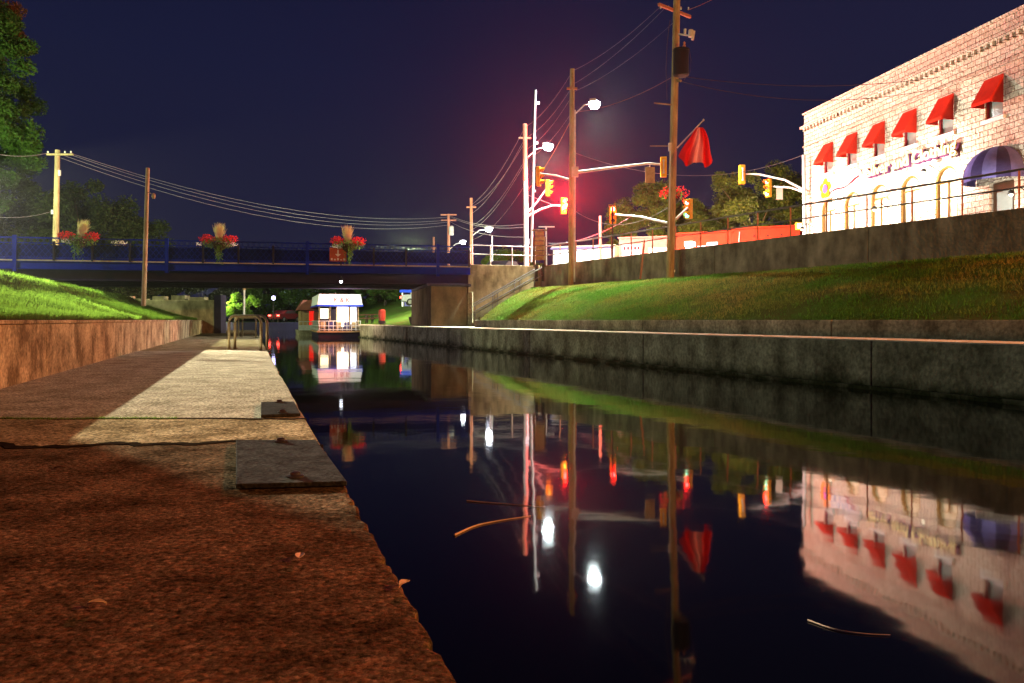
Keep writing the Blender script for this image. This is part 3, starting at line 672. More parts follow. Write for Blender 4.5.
# railing on the wall
def railing(name, label, pts_fn, ts, z, mt='railm'):
    t = thing(name, label, 'railing', pts_fn(ts[0], z))
    for k in ts:
        m = MB(); p = pts_fn(k, z); m.box((p.x, p.y, z + .55), (.05, .05, 1.1), rz=-.48); m.box((p.x, p.y, z + .01), (.14, .14, .02), rz=-.48); m.build('post', 'redwood' if mt == 'railm' else mt, t, world=True)
    m = MB()
    for h in (1.10, .60): m.tube([pts_fn(ts[0] - .0, z + h), pts_fn(ts[-1], z + h)], (.036 if z == RT and pts_fn(0, 0).x > 1 else .026) if h > 1 else .026)
    m.build('rails', mt, t, world=True); return t
railing('wall_railing', 'dark two bar railing with reddish posts along the top of the retaining wall', lambda t, z: Bw(t, .18, z), [0.3 + 1.655 * i for i in range(26)], RT)
railing('end_railing', 'short grey railing on the pale abutment corner beside the bridge end', lambda t, z: Vector((A.x, A.y, 0)) + sd * t + Vector((0, .2, z)), [.1, 1.3, 2.6, 4.0], RT, 'palesteel')

# ================================================================== HATCH PLATES, LADDER RAILS
def plate(label, corners, zt, name='hatch_plate'):
    c = sum(corners, Vector()) / 4
    t = thing(name, label, 'hatch plate', (c.x, c.y, zt))
    m = MB(); m.prism([(p.x, p.y) for p in corners], zt + .004, zt + .028); m.build('plate', 'plate', t, world=True, bevel=.004)
    a, b, cc, d = corners
    for f in (a.lerp(b, .55).lerp(d.lerp(cc, .55), .10), a.lerp(b, .55).lerp(d.lerp(cc, .55), .93)):
        m = MB(); m.lathe([(.042, zt + .028), (.042, zt + .036), (.026, zt + .04), (.024, zt + .052), (.010, zt + .056)], (f.x, f.y, 0)); m.build('bolt', 'bolt', t, world=True, smooth=False)
def G(px, py, z=0.0): D = (CAMZ - z) * F / (py - HZ); return Vector(((px - 512) / F * D, D, 0))
plate('large dark steel hatch plate with two bolts nearest the camera on the walkway edge', [G(236, 490), G(347, 487), G(316, 444), G(236, 444)], 0.0)
m = MB(); m.prism([(p.x, p.y) for p in (G(240, 470), G(338, 472), G(314, 448), G(240, 448))], -.3, .004)
plate('small dark steel hatch plate farther along the walkway edge, before the tube ladder rails', [G(261, 415.5), G(300.5, 414), G(294, 402), G(261, 402.5)], -.022)

def ladder_rail(px0, px1, py, label, z=-.022):
    a = G(px0, py, z); b = G(px1, py + 1, z); w = (b - a).length; d = (b - a).normalized()
    t = thing('ladder_rail', label, 'handrail', (a.x, a.y, z), math.atan2(d.y, d.x), 'tube ladder rails at the walkway edge')
    for yy in (0.0, .0):
        pass
    Hh = .93
    for k, (yy, nm) in enumerate(((0.0, 'near_hoop'), (.2, 'far_hoop'))):
        pts = [(0, yy, 0), (0, yy, Hh - .22)]
        for i in range(1, 7): an = math.pi / 2 * i / 6; pts.append((.22 - .22 * math.cos(an), yy, Hh - .22 + .22 * math.sin(an)))
        for i in range(0, 7): an = math.pi / 2 * i / 6; pts.append((w - .22 + .22 * math.sin(an), yy, Hh - .22 + .22 * math.cos(an)))
        pts.append((w, yy, 0))
        m = MB(); m.tube(pts, .038, 12); m.build('hoop', 'brushed', t, smooth=True)
        for x in (0, w):
            m = MB(); m.lathe([(.075, 0), (.075, .012), (.05, .016)], (x, yy, 0)); m.build('foot_plate', 'brushed', t)
    return t
ladder_rail(229, 261, 350, 'nearest brass toned tube ladder rail at the walkway edge')
ladder_rail(238.5, 256, 336.5, 'farther pair of thin tube rails seen through the nearest ladder rail')

# ================================================================== POLES AND WIRES
def pole(name, label, base, top, r0, r1, mt='wood', cat='utility pole'):
    t = thing(name, label, cat, base)
    m = MB(); m.tube([base, base.lerp(top, .5), top], r0, 12, r2=r1); m.build('shaft', mt, t, world=True, smooth=False); return t
def part(m, name, mt, t, **k): return m.build(name, mt, t, world=True, **k)
def insul(m, p, s=1.0): m.lathe([(.02 * s, 0), (.04 * s, .03), (.03 * s, .07), (.04 * s, .1), (.02 * s, .14)], (p.x, p.y, p.z), 8)
# near pole
n0 = P(670, 279, 35); n1 = P(677.5, -25, 35)
np_ = pole('utility_pole', 'tallest wooden pole on the grass slope with a dark transformer', n0, n1, .175, .15)
m = MB(); a = P(659, 10, 34.4); b = P(690, 11.5, 35.8); m.box((a + b) / 2, ((b - a).length, .1, .12), rz=math.atan2(b.y - a.y, b.x - a.x)); part(m, 'crossarm', 'redwood', np_)
m = MB(); [insul(m, a.lerp(b, f) + Vector((0, 0, .06))) for f in (.05, .3, .7, .95)]; part(m, 'insulator', 'palesteel', np_)
m = MB(); c = P(681, 62, 34.7); m.lathe([(.30, -.62), (.34, -.56), (.34, .46), (.36, .48), (.34, .56), (.12, .62)], c, 18); tf = part(m, 'transformer', 'dark', np_, smooth=False)
m = MB(); m.lathe([(.05, .6), (.07, .66), (.04, .72), (.06, .8), (.02, .86)], c + Vector((.12, -.1, 0)), 8); m.lathe([(.05, .6), (.07, .66), (.04, .72), (.06, .8), (.02, .86)], c + Vector((-.15, .1, 0)), 8); bsh = m.build('bushing', 'redwood', tf); 
m = MB(); m.tube([P(678, 34, 34.9), P(689, 35.5, 34.5)], .035); m.tube([P(691, 30, 34.5), P(690.5, 37, 34.5)], .10, 10); m.tube([P(694, 31, 34.5), P(692.5, 40, 34.5)], .06, 8); m.tube([P(685, 29, 34.7), P(685, 35, 34.7)], .06, 8); part(m, 'cutout_switch', 'palesteel', np_)
m = MB(); m.tube([P(689, 48, 34.6), P(691, 60, 34.5), P(690, 72, 34.6), P(684, 80, 34.8)], .014, 6); m.tube([P(670, 20, 34.6), P(667, 45, 34.6), P(666, 68, 34.6), P(667, 100, 34.8)], .012, 6); m.tube([P(677, 72, 34.8), P(683, 70, 34.6), P(686, 75, 34.6)], .02, 6); part(m, 'jumper_cable', 'wiredark', np_)
m = MB(); m.tube([P(654, 103, 34.9), P(674, 105, 34.9)], .03, 6); m.tube([P(650, 146, 34.9), P(672, 146, 34.9)], .022, 6); m.tube([P(677, 80, 34.8), P(681, 81, 34.6)], .06, 6); part(m, 'bracket_arm', 'boardwood', np_)
m = MB(); m.box(P(669.8, 147, 34.8), (.12, .1, .35)); m.tube([P(670.5, 150, 34.8), P(669, 240, 34.8)], .02, 6); part(m, 'conduit', 'palesteel', np_)
m = MB(); m.box(P(674.5, 271, 34.85) , (.05, .02, .1)); part(m, 'tag_plate', 'white', np_)
# flag staff + flag
fl = thing('flagstaff', 'slanted pale staff fixed to the tallest pole, holding a red flag', 'flagpole', P(677, 148, 34.8))
m = MB(); m.tube([P(677, 148, 34.8), P(703.5, 120, 34.2)], .035, 8, r2=.025); part(m, 'staff', 'palesteel', fl)
m = MB(); m.lathe([(.02, -.05), (.05, 0), (.02, .05)], P(703.5, 120, 34.2), 8); part(m, 'finial', 'palesteel', fl)
def flag_mat():
    mm = bpy.data.materials.new('red_white_flag'); mm.use_nodes = True; n = mm.node_tree.nodes; L = mm.node_tree.links; b = n['Principled BSDF']
    b.inputs['Roughness'].default_value = .8
    at = n.new('ShaderNodeAttribute'); at.attribute_name = 'across'
    r = n.new('ShaderNodeValToRGB'); r.color_ramp.elements[0].position = .22; r.color_ramp.elements[0].color = (.62, .02, .02, 1)
    r.color_ramp.elements[1].position = .44; r.color_ramp.elements[1].color = (.75, .40, .36, 1)
    q = r.color_ramp.elements.new(.54); q.color = (.75, .45, .4, 1); q = r.color_ramp.elements.new(.74); q.color = (.62, .02, .02, 1)
    L.new(at.outputs['Fac'], r.inputs[0]); L.new(r.outputs[0], b.inputs['Base Color'])
    tr = n.new('ShaderNodeBsdfTranslucent'); ms = n.new('ShaderNodeMixShader'); ms.inputs[0].default_value = .4
    L.new(r.outputs[0], tr.inputs[0]); L.new(b.outputs[0], ms.inputs[1]); L.new(tr.outputs[0], ms.inputs[2]); L.new(ms.outputs[0], n['Material Output'].inputs[0])
    return mm
M['flag'] = flag_mat()
nu, nv = 60, 26; vs = []; fs = []; att = []
top = P(699.5, 127.5, 34.2)
for j in range(nv + 1):
    v = j / nv; hw = .12 + .62 * v ** .8
    for i in range(nu + 1):
        u = i / nu; s = u * 2 - 1
        ln = 1.50 + .12 * math.sin(u * 9) + (.22 * (u if u < .75 else 1.5 - u)) - .30 * abs(s) ** 3
        att.append(min(1, max(0, u + .05 * math.sin(v * 5 + u * 3) + .10 * (1 - v))))
        vs.append((top.x + s * hw - .12 * v + .03 * math.sin(v * 6), top.y + .13 * (.3 + v) * math.sin(u * 24 + v * 2.0) + .1 * v * math.sin(u * 8), top.z - v * ln))
fs = [(j * (nu + 1) + i, j * (nu + 1) + i + 1, (j + 1) * (nu + 1) + i + 1, (j + 1) * (nu + 1) + i) for j in range(nv) for i in range(nu)]
fo = MB().add(vs, fs).build('flag', 'flag', smooth=True)
at = fo.data.attributes.new('across', 'FLOAT', 'POINT'); at.data.foreach_set('value', att)
sol = fo.modifiers.new('solid', 'SOLIDIFY'); sol.thickness = .008
tag(fo, 'limp red and white cloth flag flaring below the slanted staff', 'flag')
# red hanging basket behind near pole
hb = thing('hanging_basket', 'round basket of red flowers hung behind the tallest pole', 'flower basket', P(673.5, 198, 36))
petals(200, (0, 0, .15), (.52, .4, .30), .06, 5).build('foliage', 'vine', hb)
petals(260, (0, -.1, .22), (.70, .45, .34), .065, 6).build('red_blooms', 'redflower', hb)
m = MB(); m.lathe([(.08, -.3), (.25, -.15), (.33, .05), (.1, .08)]); m.build('pot', 'dark', hb)
vines((-.2, -.1, -.1), 5, .9, .12, 4, .04).build('trailing_vine', 'redflower', hb)
m = MB(); m.tube([(0, 0, .05), (0, -.5, 1.0)], .012, 6); m.build('hanger', 'dark', hb)

# pole 2
b2 = P(571, 285, 42.2); t2 = P(572.3, 69, 42.2)
p2 = pole('utility_pole', 'wooden pole carrying the brighter street lamp and a signal arm', b2, t2, .16, .12)
m = MB(); m.tube([P(574.5, 282, 42.0), P(575, 110, 42.0)], .045, 8); part(m, 'steel_sleeve', 'palesteel', p2)
m = MB(); m.box(P(572, 88.5, 42.1), (1.1 * .5, .1, .1)); m.lathe([(.06, 0), (.09, .1), (.05, .25), (.03, .5)], P(572.2, 78, 42.1), 8); part(m, 'crossarm', 'boardwood', p2)
m = MB(); m.box(P(575, 172, 42.0), (.35, .3, .5)); part(m, 'clamp', 'palesteel', p2)
# signal arm towards the right (ends at 657,163)
def arm(t, pts, r=.05, r2=.035, mt='palesteel', nm='signal_arm'): m = MB(); m.tube(pts, r, 10, r2=r2); return part(m, nm, mt, t)
arm(p2, [P(575, 172.5, 42), P(610, 168, 42.6), P(648, 163.5, 43.2), P(662, 164.5, 43.2)], .085, .05)
arm(p2, [P(571, 180, 42.2), P(556, 175.5, 43), P(540, 173.5, 43.4)], .05, .04)
# street lamps
def street_lamp_head(t, a, b, size=1.0, mt='lamp_on', armr=.035):
    m = MB(); mid = a.lerp(b, .5) + Vector((0, 0, .18 * size)); m.tube([a, mid, b], armr, 8); part(m, 'lamp_arm', 'palesteel', t)
    d = (b - a).normalized(); c = b + d * .3 * size
    m = MB(); q = Vector((d.x, d.y, 0)).to_track_quat('X', 'Z').to_matrix(); m.box(c + Vector((0, 0, .06 * size)), (.75 * size, .32 * size, .14 * size), mtx=q); hd = part(m, 'lamp_head', 'palesteel', t, bevel=.04)
    m = MB(); m.lathe([(.04 * size, -.30 * size), (.20 * size, -.25 * size), (.29 * size, -.08 * size), (.27 * size, .02)], c, 16); l = m.build('lens', mt, hd, smooth=True)
    return c
street_lamp_head(p2, P(575, 114, 42), P(593, 103.5, 45.6), 1.15)
# pole 3 and its lamp
b3 = P(526.5, 275, 52); t3 = P(525, 125, 52)
p3 = pole('utility_pole', 'pale lit pole carrying the farther street lamp and two signal arms', b3, t3, .17, .12, 'palesteel')
m = MB(); m.tube([P(525.2, 180, 51.9), P(524.9, 124, 51.9)], .15, 10); m.box(P(525, 138, 51.9), (.8, .1, .1)); part(m, 'upper_pole', 'redwood', p3)
street_lamp_head(p3, P(528, 157, 52), P(545.5, 147, 53.6), 1.15)
arm(p3, [P(527, 213, 52), P(537, 202, 52), P(546, 189, 52)], .06, .045)
arm(p3, [P(528, 216, 52), P(540, 209.5, 52), P(552, 205.3, 51.8), P(560, 205.3, 51.6)], .07, .05)
m = MB(); m.tube([P(528, 195, 52), P(552, 204.5, 51.8)], .012, 6); part(m, 'stay_cable', 'wire', p3)
# slim leaning pole
b4 = P(532, 240, 48); b4 = P(531, 262, 48); t4 = P(535.6, 90, 48)
p4 = pole('slim_pole', 'thin leaning pale pole just right of the signal pole', b4, t4, .08, .06, 'palesteel', 'pole')
m = MB(); m.box(P(538, 103, 48), (.2, .12, .14)); m.box(P(536.5, 143, 48), (.18, .12, .14)); m.box(P(534.5, 191, 48), (.16, .12, .12)); part(m, 'sensor_box', 'palesteel', p4)
# distant poles
def far_pole(px, top, bot, D, label, mt='redwood', r=.16, arms=()):
    t = pole('utility_pole', label, P(px, bot, D), P(px - .3, top, D), r, r * .8, mt)
    for (y, w_) in arms: m = MB(); m.box(P(px, y, D) - Vector((0, .2, 0)), (w_, .12, .12)); part(m, 'crossarm', mt, t)
    return t
f1 = far_pole(471.5, 198, 275, 75, 'reddish distant pole with small crossarm and lamp arm beside the bridge end', arms=((207.5, .9),))
street_lamp_head(f1, P(473, 235, 75), P(486, 229.5, 75.6), 1.1, 'lamp_far', .04)
f2 = far_pole(448.8, 214, 275, 86, 'distant red lit pole with two crossarms and a grey transformer', arms=((215, 1.7), (220.5, 1.6)))
m = MB(); m.lathe([(.2, -.5), (.25, -.4), (.25, .4), (.1, .5)], P(451.5, 230.5, 85.6), 10); part(m, 'transformer', 'palesteel', f2)
street_lamp_head(f2, P(450, 249, 86), P(461, 242.5, 87), 1.0, 'lamp_far', .05)
far_pole(434, 237, 275, 100, 'short stub of a farthest red pole over the bridge rail', arms=((248, .7),))
far_pole(600.5, 216, 275, 58, 'plain reddish pole behind the retaining wall right of the glowing signal', r=.12)
m = far_pole(546.5, 227, 275, 90, 'small distant white pole with crossarm right of the slim pole', 'palesteel', .1, arms=((227, 1.8),))
far_pole(492.5, 236, 275, 80, 'slender grey lamp standard below the distant lamp', 'palesteel', .06)
# left poles
q0 = P(143.5, 306, 37.5); q1 = P(147.8, 168, 37.5)
lp = pole('wooden_post', 'pale lit post standing on the left grass bank before the bridge', q0, q1, .11, .085)
m = MB(); m.tube([P(147, 192, 37.4), P(151, 193.5, 37.3)], .02, 6); m.lathe([(.05, -.1), (.09, 0), (.07, .12), (.02, .16)], P(153.5, 196.5, 37.2), 10); part(m, 'small_floodlight', 'boardwood', lp)
lf = pole('utility_pole', 'pale wooden pole with crossarm behind the left end of the bridge', P(54.5, 300, 56), P(57.5, 150, 56), .23, .16, 'wood')
m = MB(); m.box(P(60, 154.5, 55.8), (1.85, .12, .12)); part(m, 'crossarm', 'wood', lf)
m = MB(); [insul(m, P(x, 153, 55.8), 1.6) for x in (48, 65, 71)]; m.box(P(59.5, 173, 55.8), (.16, .1, .4)); m.box(P(52.5, 212, 55.8), (.16, .1, .3)); part(m, 'insulator', 'palesteel', lf)

def wire(label, a, b, sag=1.0, r=.012, mt='wire', grp=None, n=18):
    pts = []
    for i in range(n + 1):
        f = i / n; p = a.lerp(b, f); p.z -= sag * 4 * f * (1 - f); pts.append(p)
    m = MB(); m.tube(pts, r, 5); o = m.build('power_line', mt); tag(o, label, 'power line', grp); return o
Gm = 'wires strung between the street poles'
lab = 'thin overhead wire sloping down from the tallest pole to the lamp pole'
wire(lab, P(659, 8, 34.4), P(572.5, 71, 42.1), .25, .006, grp=Gm)
wire(lab, P(664, 9, 34.6), P(572, 85, 42.1), .25, .006, grp=Gm)
wire(lab, P(674, 22, 35), P(573, 92, 42.1), .3, .006, grp=Gm)
wire('reddish wire sagging from under the transformer to the lamp pole', P(674, 76, 35), P(575, 112, 42.1), .3, .008, 'redwood')
lab = 'thin overhead wire sloping from the lamp pole to the pale signal pole'
for (ya, yb) in ((72, 127), (87, 138), (96, 150), (112, 160)): wire(lab, P(572, ya, 42.1), P(525, yb, 52), .4, .006, grp=Gm + ' one')
wire('reddish wire dropping from the lamp pole behind the upper signals', P(571, 120, 42.1), P(526, 192, 52), .3, .012, 'redwood')
lab = 'faint wire running from the signal pole to the distant red pole'
for (ya, yb) in ((127, 205), (138, 214), (142, 207), (160, 226), (163, 230), (185, 240)): wire(lab, P(525, ya, 52), P(471, yb, 75), .7, .009, grp=Gm + ' two')
lab = 'pale cable running from the far left pole over the bridge to the street'
for k, (ya, yb, za) in enumerate(((153, 219, 0), (153.5, 222, 0), (155.5, 224, 0), (158, 227, 0))): wire(lab, P(70 - 3 * k, ya, 55.8), P(449, yb - 2, 86), 1.7 + .12 * k, .012, grp='cables over the bridge')
lab = 'pale cable from the distant transformer pole to the signal pole'
for (ya, yb) in ((215, 224), (216, 227), (221, 237)): wire(lab, P(449, ya, 86), P(527, yb, 52.2), .5, .018, grp='cables behind the bridge end')
wire('wire entering at the left edge behind the leaves and reaching the crossarm', P(-20, 150, 50), P(48, 153, 55.8), .3, .02)
wire('faint low wire from the left tree to the crossarm pole', P(-20, 215, 50), P(53, 211, 55.8), .3, .012)
wire('cable from the lamp pole past the yellow signal to the corner pole', P(575, 153, 42), P(803, 155, 46.8), 1.2, .014)
wire('low cable from the lamp pole to the small red lit signal', P(575, 211, 42), P(672, 205, 36), .8, .015)
for i, (ya, yb) in enumerate(((76, 64), (81, 60))): wire('dark wire running from the tallest pole to the right above the shop', P(679, ya, 34.8), P(1060, yb - 12, 36), .9 if i == 0 else 1.5, .014, 'wiredark', 'dark service wires')
wire('thin wire leaving the top of the tallest pole to the right', P(688, 10, 35.5), P(745, -20, 33), .1, .01, 'redwood')
wire('cable sloping up from the distant signal over the glowing white front', P(548, 243, 60), P(632, 216, 48), .5, .014)

# ================================================================== TRAFFIC SIGNALS
def signal(label, loc, rzz, lit, H=1.05, body='yellow', plate_=False):
    t = thing('traffic_signal', label, 'traffic signal', loc, rzz, 'traffic signals at the junction')
    m = MB(); m.box((0, 0, 0), (.34, .22, H)); m.build('housing', body, t, bevel=.03)
    for i, k in enumerate((1, 0, -1)):
        z = k * H * .315
        l = MB(); l.tube([(0, -.11, z), (0, -.14, z)], .115, 14); l.build('lens', {'r': 'red_on', 'a': 'yel_on', 'g': 'grn_on', '.': 'off'}[lit[i]], t)
        v = MB(); vs = []; fs = []
        for j in range(11):
            a = -.25 + (math.pi + .5) * j / 10
            for (yy, rr_) in ((-.112, .13), (-.36, .13), (-.36, .118), (-.112, .118)):
                vs.append((math.cos(a) * rr_, yy + (0.12 * (1 - math.sin(max(a, 0) if a < math.pi else 0)) if yy < -.2 else 0), z + math.sin(a) * rr_))
        for j in range(10):
            for q in range(4): fs.append((j * 4 + q, j * 4 + (q + 1) % 4, (j + 1) * 4 + (q + 1) % 4, (j + 1) * 4 + q))
        v.add(vs, fs); v.build('visor', body, t)
    m = MB(); m.tube([(0, .14, H * .3), (0, .14, -H * .3)], .035, 8); m.box((0, .12, H * .3), (.12, .08, .08)); m.box((0, .12, -H * .3), (.12, .08, .08)); m.build('bracket', 'palesteel', t)
    return t
signal('amber housed signal facing right on the short arm left of the lamp pole', P(538.5, 176.5, 43.6), R(75), '...')
signal('white lit signal in profile on the rising arm of the pale pole', P(548, 188, 52), R(70), 'a..')
signal('signal glowing brightest red at the end of the low arm of the pale pole', P(563.5, 206, 51.6), R(25), 'r.a', H=1.05)
signal('small signal with a red lens on the thin dark post above the grass', P(613, 215, 44.8), R(-8), 'r..', H=1.0)
signal('yellow signal turned away from view, against the tallest pole', P(663.5, 167, 43.2), R(172), '...', H=1.1)
signal('signal with red lens on the short arm right of the tallest pole', P(689, 209, 40), R(-60), 'r.g', H=1.0)
signal('yellow signal turned away at the tip of the long corner arm', P(742, 174.5, 48), R(185), '...', H=1.15)
signal('signal showing red and green in profile on the lower corner arm', P(768.5, 188, 48), R(-65), 'r.g', H=1.1)
# blank signs
def blank(label, px, py, D, w_, h_, mt, rzz=0):
    t = thing('street_name_sign', label, 'sign', P(px, py, D), rzz)
    m = MB(); m.box((0, 0, 0), (w_, .03, h_)); m.build('board', mt, t, bevel=.01); m = MB(); m.box((0, .04, h_ * .2), (.05, .05, h_ * .9)); m.box((0, .05, -h_ * .1), (.04, .05, h_ * .3)); m.build('bracket', 'palesteel', t)
blank('back of a tan rectangular sign hanging under the long signal arm', 650, 175, 43.2, .52, .86, 'boardwood')
blank('pinkish white rectangular sign under the lower corner arm', 779.5, 193.5, 48, .42, .72, 'white', R(10))
# near pole arms
arm(np_, [P(676, 219, 35), P(682, 213, 37.5), P(687.5, 208, 39.8)], .06, .05)
arm(np_, [P(668, 223, 35), P(640, 216.5, 40), P(615, 214.5, 44.6)], .06, .045)
# thin dark post below small signal
tp = thing('thin_post', 'thin dark post rising from the grass at the foot of the retaining wall', 'post', P(612.5, 283, 40))
m = MB(); m.tube([P(612.5, 283.5, 40), P(612.5, 207, 40)], .04, 8); part(m, 'shaft', 'dark', tp)
m = MB(); m.box(P(611, 205.5, 40), (.25, .1, .1)); m.box(P(614.5, 205, 40), (.1, .2, .1)); part(m, 'cap', 'boardwood', tp)
lk = thing('leaning_stake', 'rusty stake leaning on the grass slope with a dark foot', 'stake', P(639.5, 284, 36))
m = MB(); m.tube([P(640, 281, 36), P(644.5, 240, 36.4)], .045, 8, r2=.035); part(m, 'shaft', 'redwood', lk)
m = MB(); m.tube([P(639.3, 285.5, 36), P(640.1, 279, 36)], .06, 8); part(m, 'foot', 'dark', lk)
# corner pole by shop
cp = pole('signal_pole', 'grey steel pole at the shop corner holding two signal arms', P(805.5, 262, 46.2), P(803.7, 155, 46.2), .13, .10, 'palesteel')
arm(cp, [P(804, 190, 46.2), P(785, 180, 47), P(760, 174.5, 47.8), P(746, 173.8, 48)], .07, .045)
arm(cp, [P(804, 192, 46.2), P(790, 187.5, 47), P(772, 186.3, 48)], .06, .045)
pb = thing('walk_signal', 'small amber pedestrian signal box on the corner pole', 'pedestrian signal', P(799, 226, 45.8))
m = MB(); m.box((0, 0, 0), (.36, .25, .40)); m.build('housing', 'yellow', pb, bevel=.02)
m = MB(); m.box((-.02, -.135, 0), (.26, .02, .3)); m.build('lens', 'lit_warm', pb)
# control board near bridge end
cb = thing('wooden_notice_board', 'slatted brown notice board standing on the abutment top behind the railing', 'notice board', P(540, 264, 45.4))
m = MB(); 
for i in range(6): m.box(P(539.5, 233.5 + i * 4.9, 45.2) + Vector((.02 * (i % 2), 0, 0)), (.52, .06, .24))
part(m, 'slats', 'boardwood', cb, bevel=.01)
m = MB(); m.box(P(534, 252, 45.3), (.1, .1, 1.7)); m.box(P(545, 252, 45.3), (.1, .1, 1.7)); part(m, 'posts', 'darkwood', cb)
m = MB(); m.box(P(539.5, 230.3, 45.2), (.85, .3, .08)); part(m, 'cap_board', 'darkwood', cb, bevel=.02)
m = MB(); m.box(P(536.5, 273, 45.0), (.16, .2, .95)); m.box(P(543, 273, 45.0), (.16, .2, .95)); part(m, 'leg_shadow', 'dark', cb)  # dark boxes stand in for the shadows of the board's legs
m = MB(); m.box(P(527.5, 241.5, 45.3), (.2, .1, .3)); m.tube([P(527.5, 243, 45.4), P(527.5, 264, 45.4)], .025, 6); tag(m.build('push_button_post', 'lit_white'), 'small white lit box on a stem left of the notice board', 'pedestrian button')

# ================================================================== THE STONE SHOP
fd = Vector((0.157, -0.9876, 0)).normalized()
C0 = Vector((17.12, 46.9, CAMZ))
shop = thing('stone_shop', 'two storey pale limestone shop with red awnings over its upper windows', 'shop', C0, math.atan2(fd.y, fd.x))
# local: x along facade towards camera, -y outwards (towards canal)?  outward normal is (-.9876,-.157)
# local +y = rot90 of fd = (.9876,.157) = into the building, so outward = -y
z0 = 2.95; ZT = 12.06
LEN = 26.0
wins = [(3.06, .90), (5.32, .9), (7.66, .9), (10.04, .92), (12.48, .92), (15.29, .95), (18.2, .95), (21.0, .95), (23.8, .95)]
WB, WTp = 8.15, 9.78
ops = [(s - w_, s, WB, WTp) for s, w_ in wins]
arches = [(s - .9 - .25, s + .25) for s, w_ in wins[:5]] + [(17.3, 18.7), (20.1, 21.5)]
AB, AS = 3.9, 6.05   # sill and springing
ops += [(a, b, AB, AS + .7) for a, b in arches]
ops.append((14.55, 15.85, z0, 5.55))
xs = sorted(set([0, LEN] + [v for o in ops for v in o[:2]])); zs = sorted(set([z0, 11.2] + [v for o in ops for v in o[2:]]))
m = MB()
for xa, xb in zip(xs, xs[1:]):
    for za, zb in zip(zs, zs[1:]):
        cx, cz = (xa + xb) / 2, (za + zb) / 2
        if any(o[0] < cx < o[1] and o[2] < cz < o[3] for o in ops): continue
        m.add([(xa, 0, za), (xb, 0, za), (xb, 0, zb), (xa, 0, zb)], [(0, 1, 2, 3)])
for (a, b, c, d) in ops:
    m.add([(a, 0, c), (a, .28, c), (a, .28, d), (a, 0, d)], [(0, 1, 2, 3)]); m.add([(b, 0, c), (b, .28, c), (b, .28, d), (b, 0, d)], [(0, 1, 2, 3)])
    m.add([(a, 0, c), (b, 0, c), (b, .28, c), (a, .28, c)], [(0, 1, 2, 3)]); m.add([(a, 0, d), (b, 0, d), (b, .28, d), (a, .28, d)], [(0, 1, 2, 3)])
def archcurve(a, b, n=12, rr_=None):
    c = (a + b) / 2; r = (b - a) / 2 if rr_ is None else rr_
    return [(c - r * math.cos(math.pi * i / n), AS + .7 * (r / ((b - a) / 2)) * math.sin(math.pi * i / n)) for i in range(n + 1)]
for a, b in arches:
    cv = archcurve(a, b); t_ = AS + .7
    for i in range(12):
        m.add([(cv[i][0], -.001, cv[i][1]), (cv[i + 1][0], -.001, cv[i + 1][1]), (cv[i + 1][0], -.001, t_), (cv[i][0], -.001, t_)], [(0, 1, 2, 3)])
        m.add([(cv[i][0], 0, cv[i][1]), (cv[i + 1][0], 0, cv[i + 1][1]), (cv[i + 1][0], .28, cv[i + 1][1]), (cv[i][0], .28, cv[i][1])], [(0, 1, 2, 3)])
m.add([(0, 0, z0), (0, 14, z0), (0, 14, 11.2), (0, 0, 11.2)], [(0, 1, 2, 3)])
m.add([(LEN, 0, z0), (LEN, 14, z0), (LEN, 14, 11.2), (LEN, 0, 11.2)], [(0, 1, 2, 3)])
m.add([(0, 14, z0), (LEN, 14, z0), (LEN, 14, 11.2), (0, 14, 11.2)], [(0, 1, 2, 3)])
m.build('wall', 'stone', shop)
m = MB(); m.box((LEN / 2, 7, 11.62), (LEN, 14.0, .80)); m.build('parapet', 'stone', shop)
m = MB(); m.box((LEN / 2, 7, 11.27), (LEN + .36, 14.36, .13)); m.box((LEN / 2, 7, 12.06), (LEN + .16, 14.16, .08)); m.build('cornice', 'stone', shop)
m = MB(); m.box((LEN / 2, -.03, 10.13), (LEN + .1, .1, .09)); m.build('string_course', 'stone', shop)
x = .2
while x < LEN: m = MB(); m.box((x, -.07, 11.10), (.14, .14, .20)); m.build('dentil', 'stone', shop); x += .34
m = MB(); m.box((LEN / 2, .5, 7), (LEN - .2, .02, 8)); m.build('inner_wall', 'darkwood', shop)
for i, (s, w_) in enumerate(wins):
    a = s - w_
    f = MB()
    for (c, d) in (((a + .035, .10, (WB + WTp) / 2), (.07, .1, WTp - WB)), ((s - .035, .10, (WB + WTp) / 2), (.07, .1, WTp - WB)), (((a + s) / 2, .10, WTp - .035), (w_, .1, .07)), (((a + s) / 2, .10, WB + .035), (w_, .1, .07)), (((a + s) / 2, .10, (WB + WTp) / 2), (w_, .08, .05))): f.box(c, d)
    fr = f.build('window', 'maroon', shop)
    g = MB(); g.box(((a + s) / 2, .15, (WB + WTp) / 2), (w_ - .08, .015, WTp - WB - .08)); g.build('pane', 'glass', fr)
    g = MB(); g.box(((a + s) / 2, -.04, WB - .08), (w_ + .3, .16, .15)); g.build('sill', 'white', fr, bevel=.01)
    # awning
    aw = MB(); a1, s1 = a - .04, s + .04; zt, zb, pj, t_ = 9.80, 8.78, .62, .02
    aw.add([(a1, -.015, zt), (s1, -.015, zt), (s1, -pj, zb), (a1, -pj, zb), (a1, -.015, zb), (s1, -.015, zb),
            (s1, -pj, zb - .13), (a1, -pj, zb - .13), (a1, -.015, zb - .13), (s1, -.015, zb - .13)],
           [(0, 1, 2, 3), (1, 5, 2), (0, 3, 4), (3, 2, 6, 7), (2, 5, 9, 6), (3, 7, 8, 4)])
    ao = aw.build('awning', 'red', shop); sm = ao.modifiers.new('solid', 'SOLIDIFY'); sm.thickness = .012
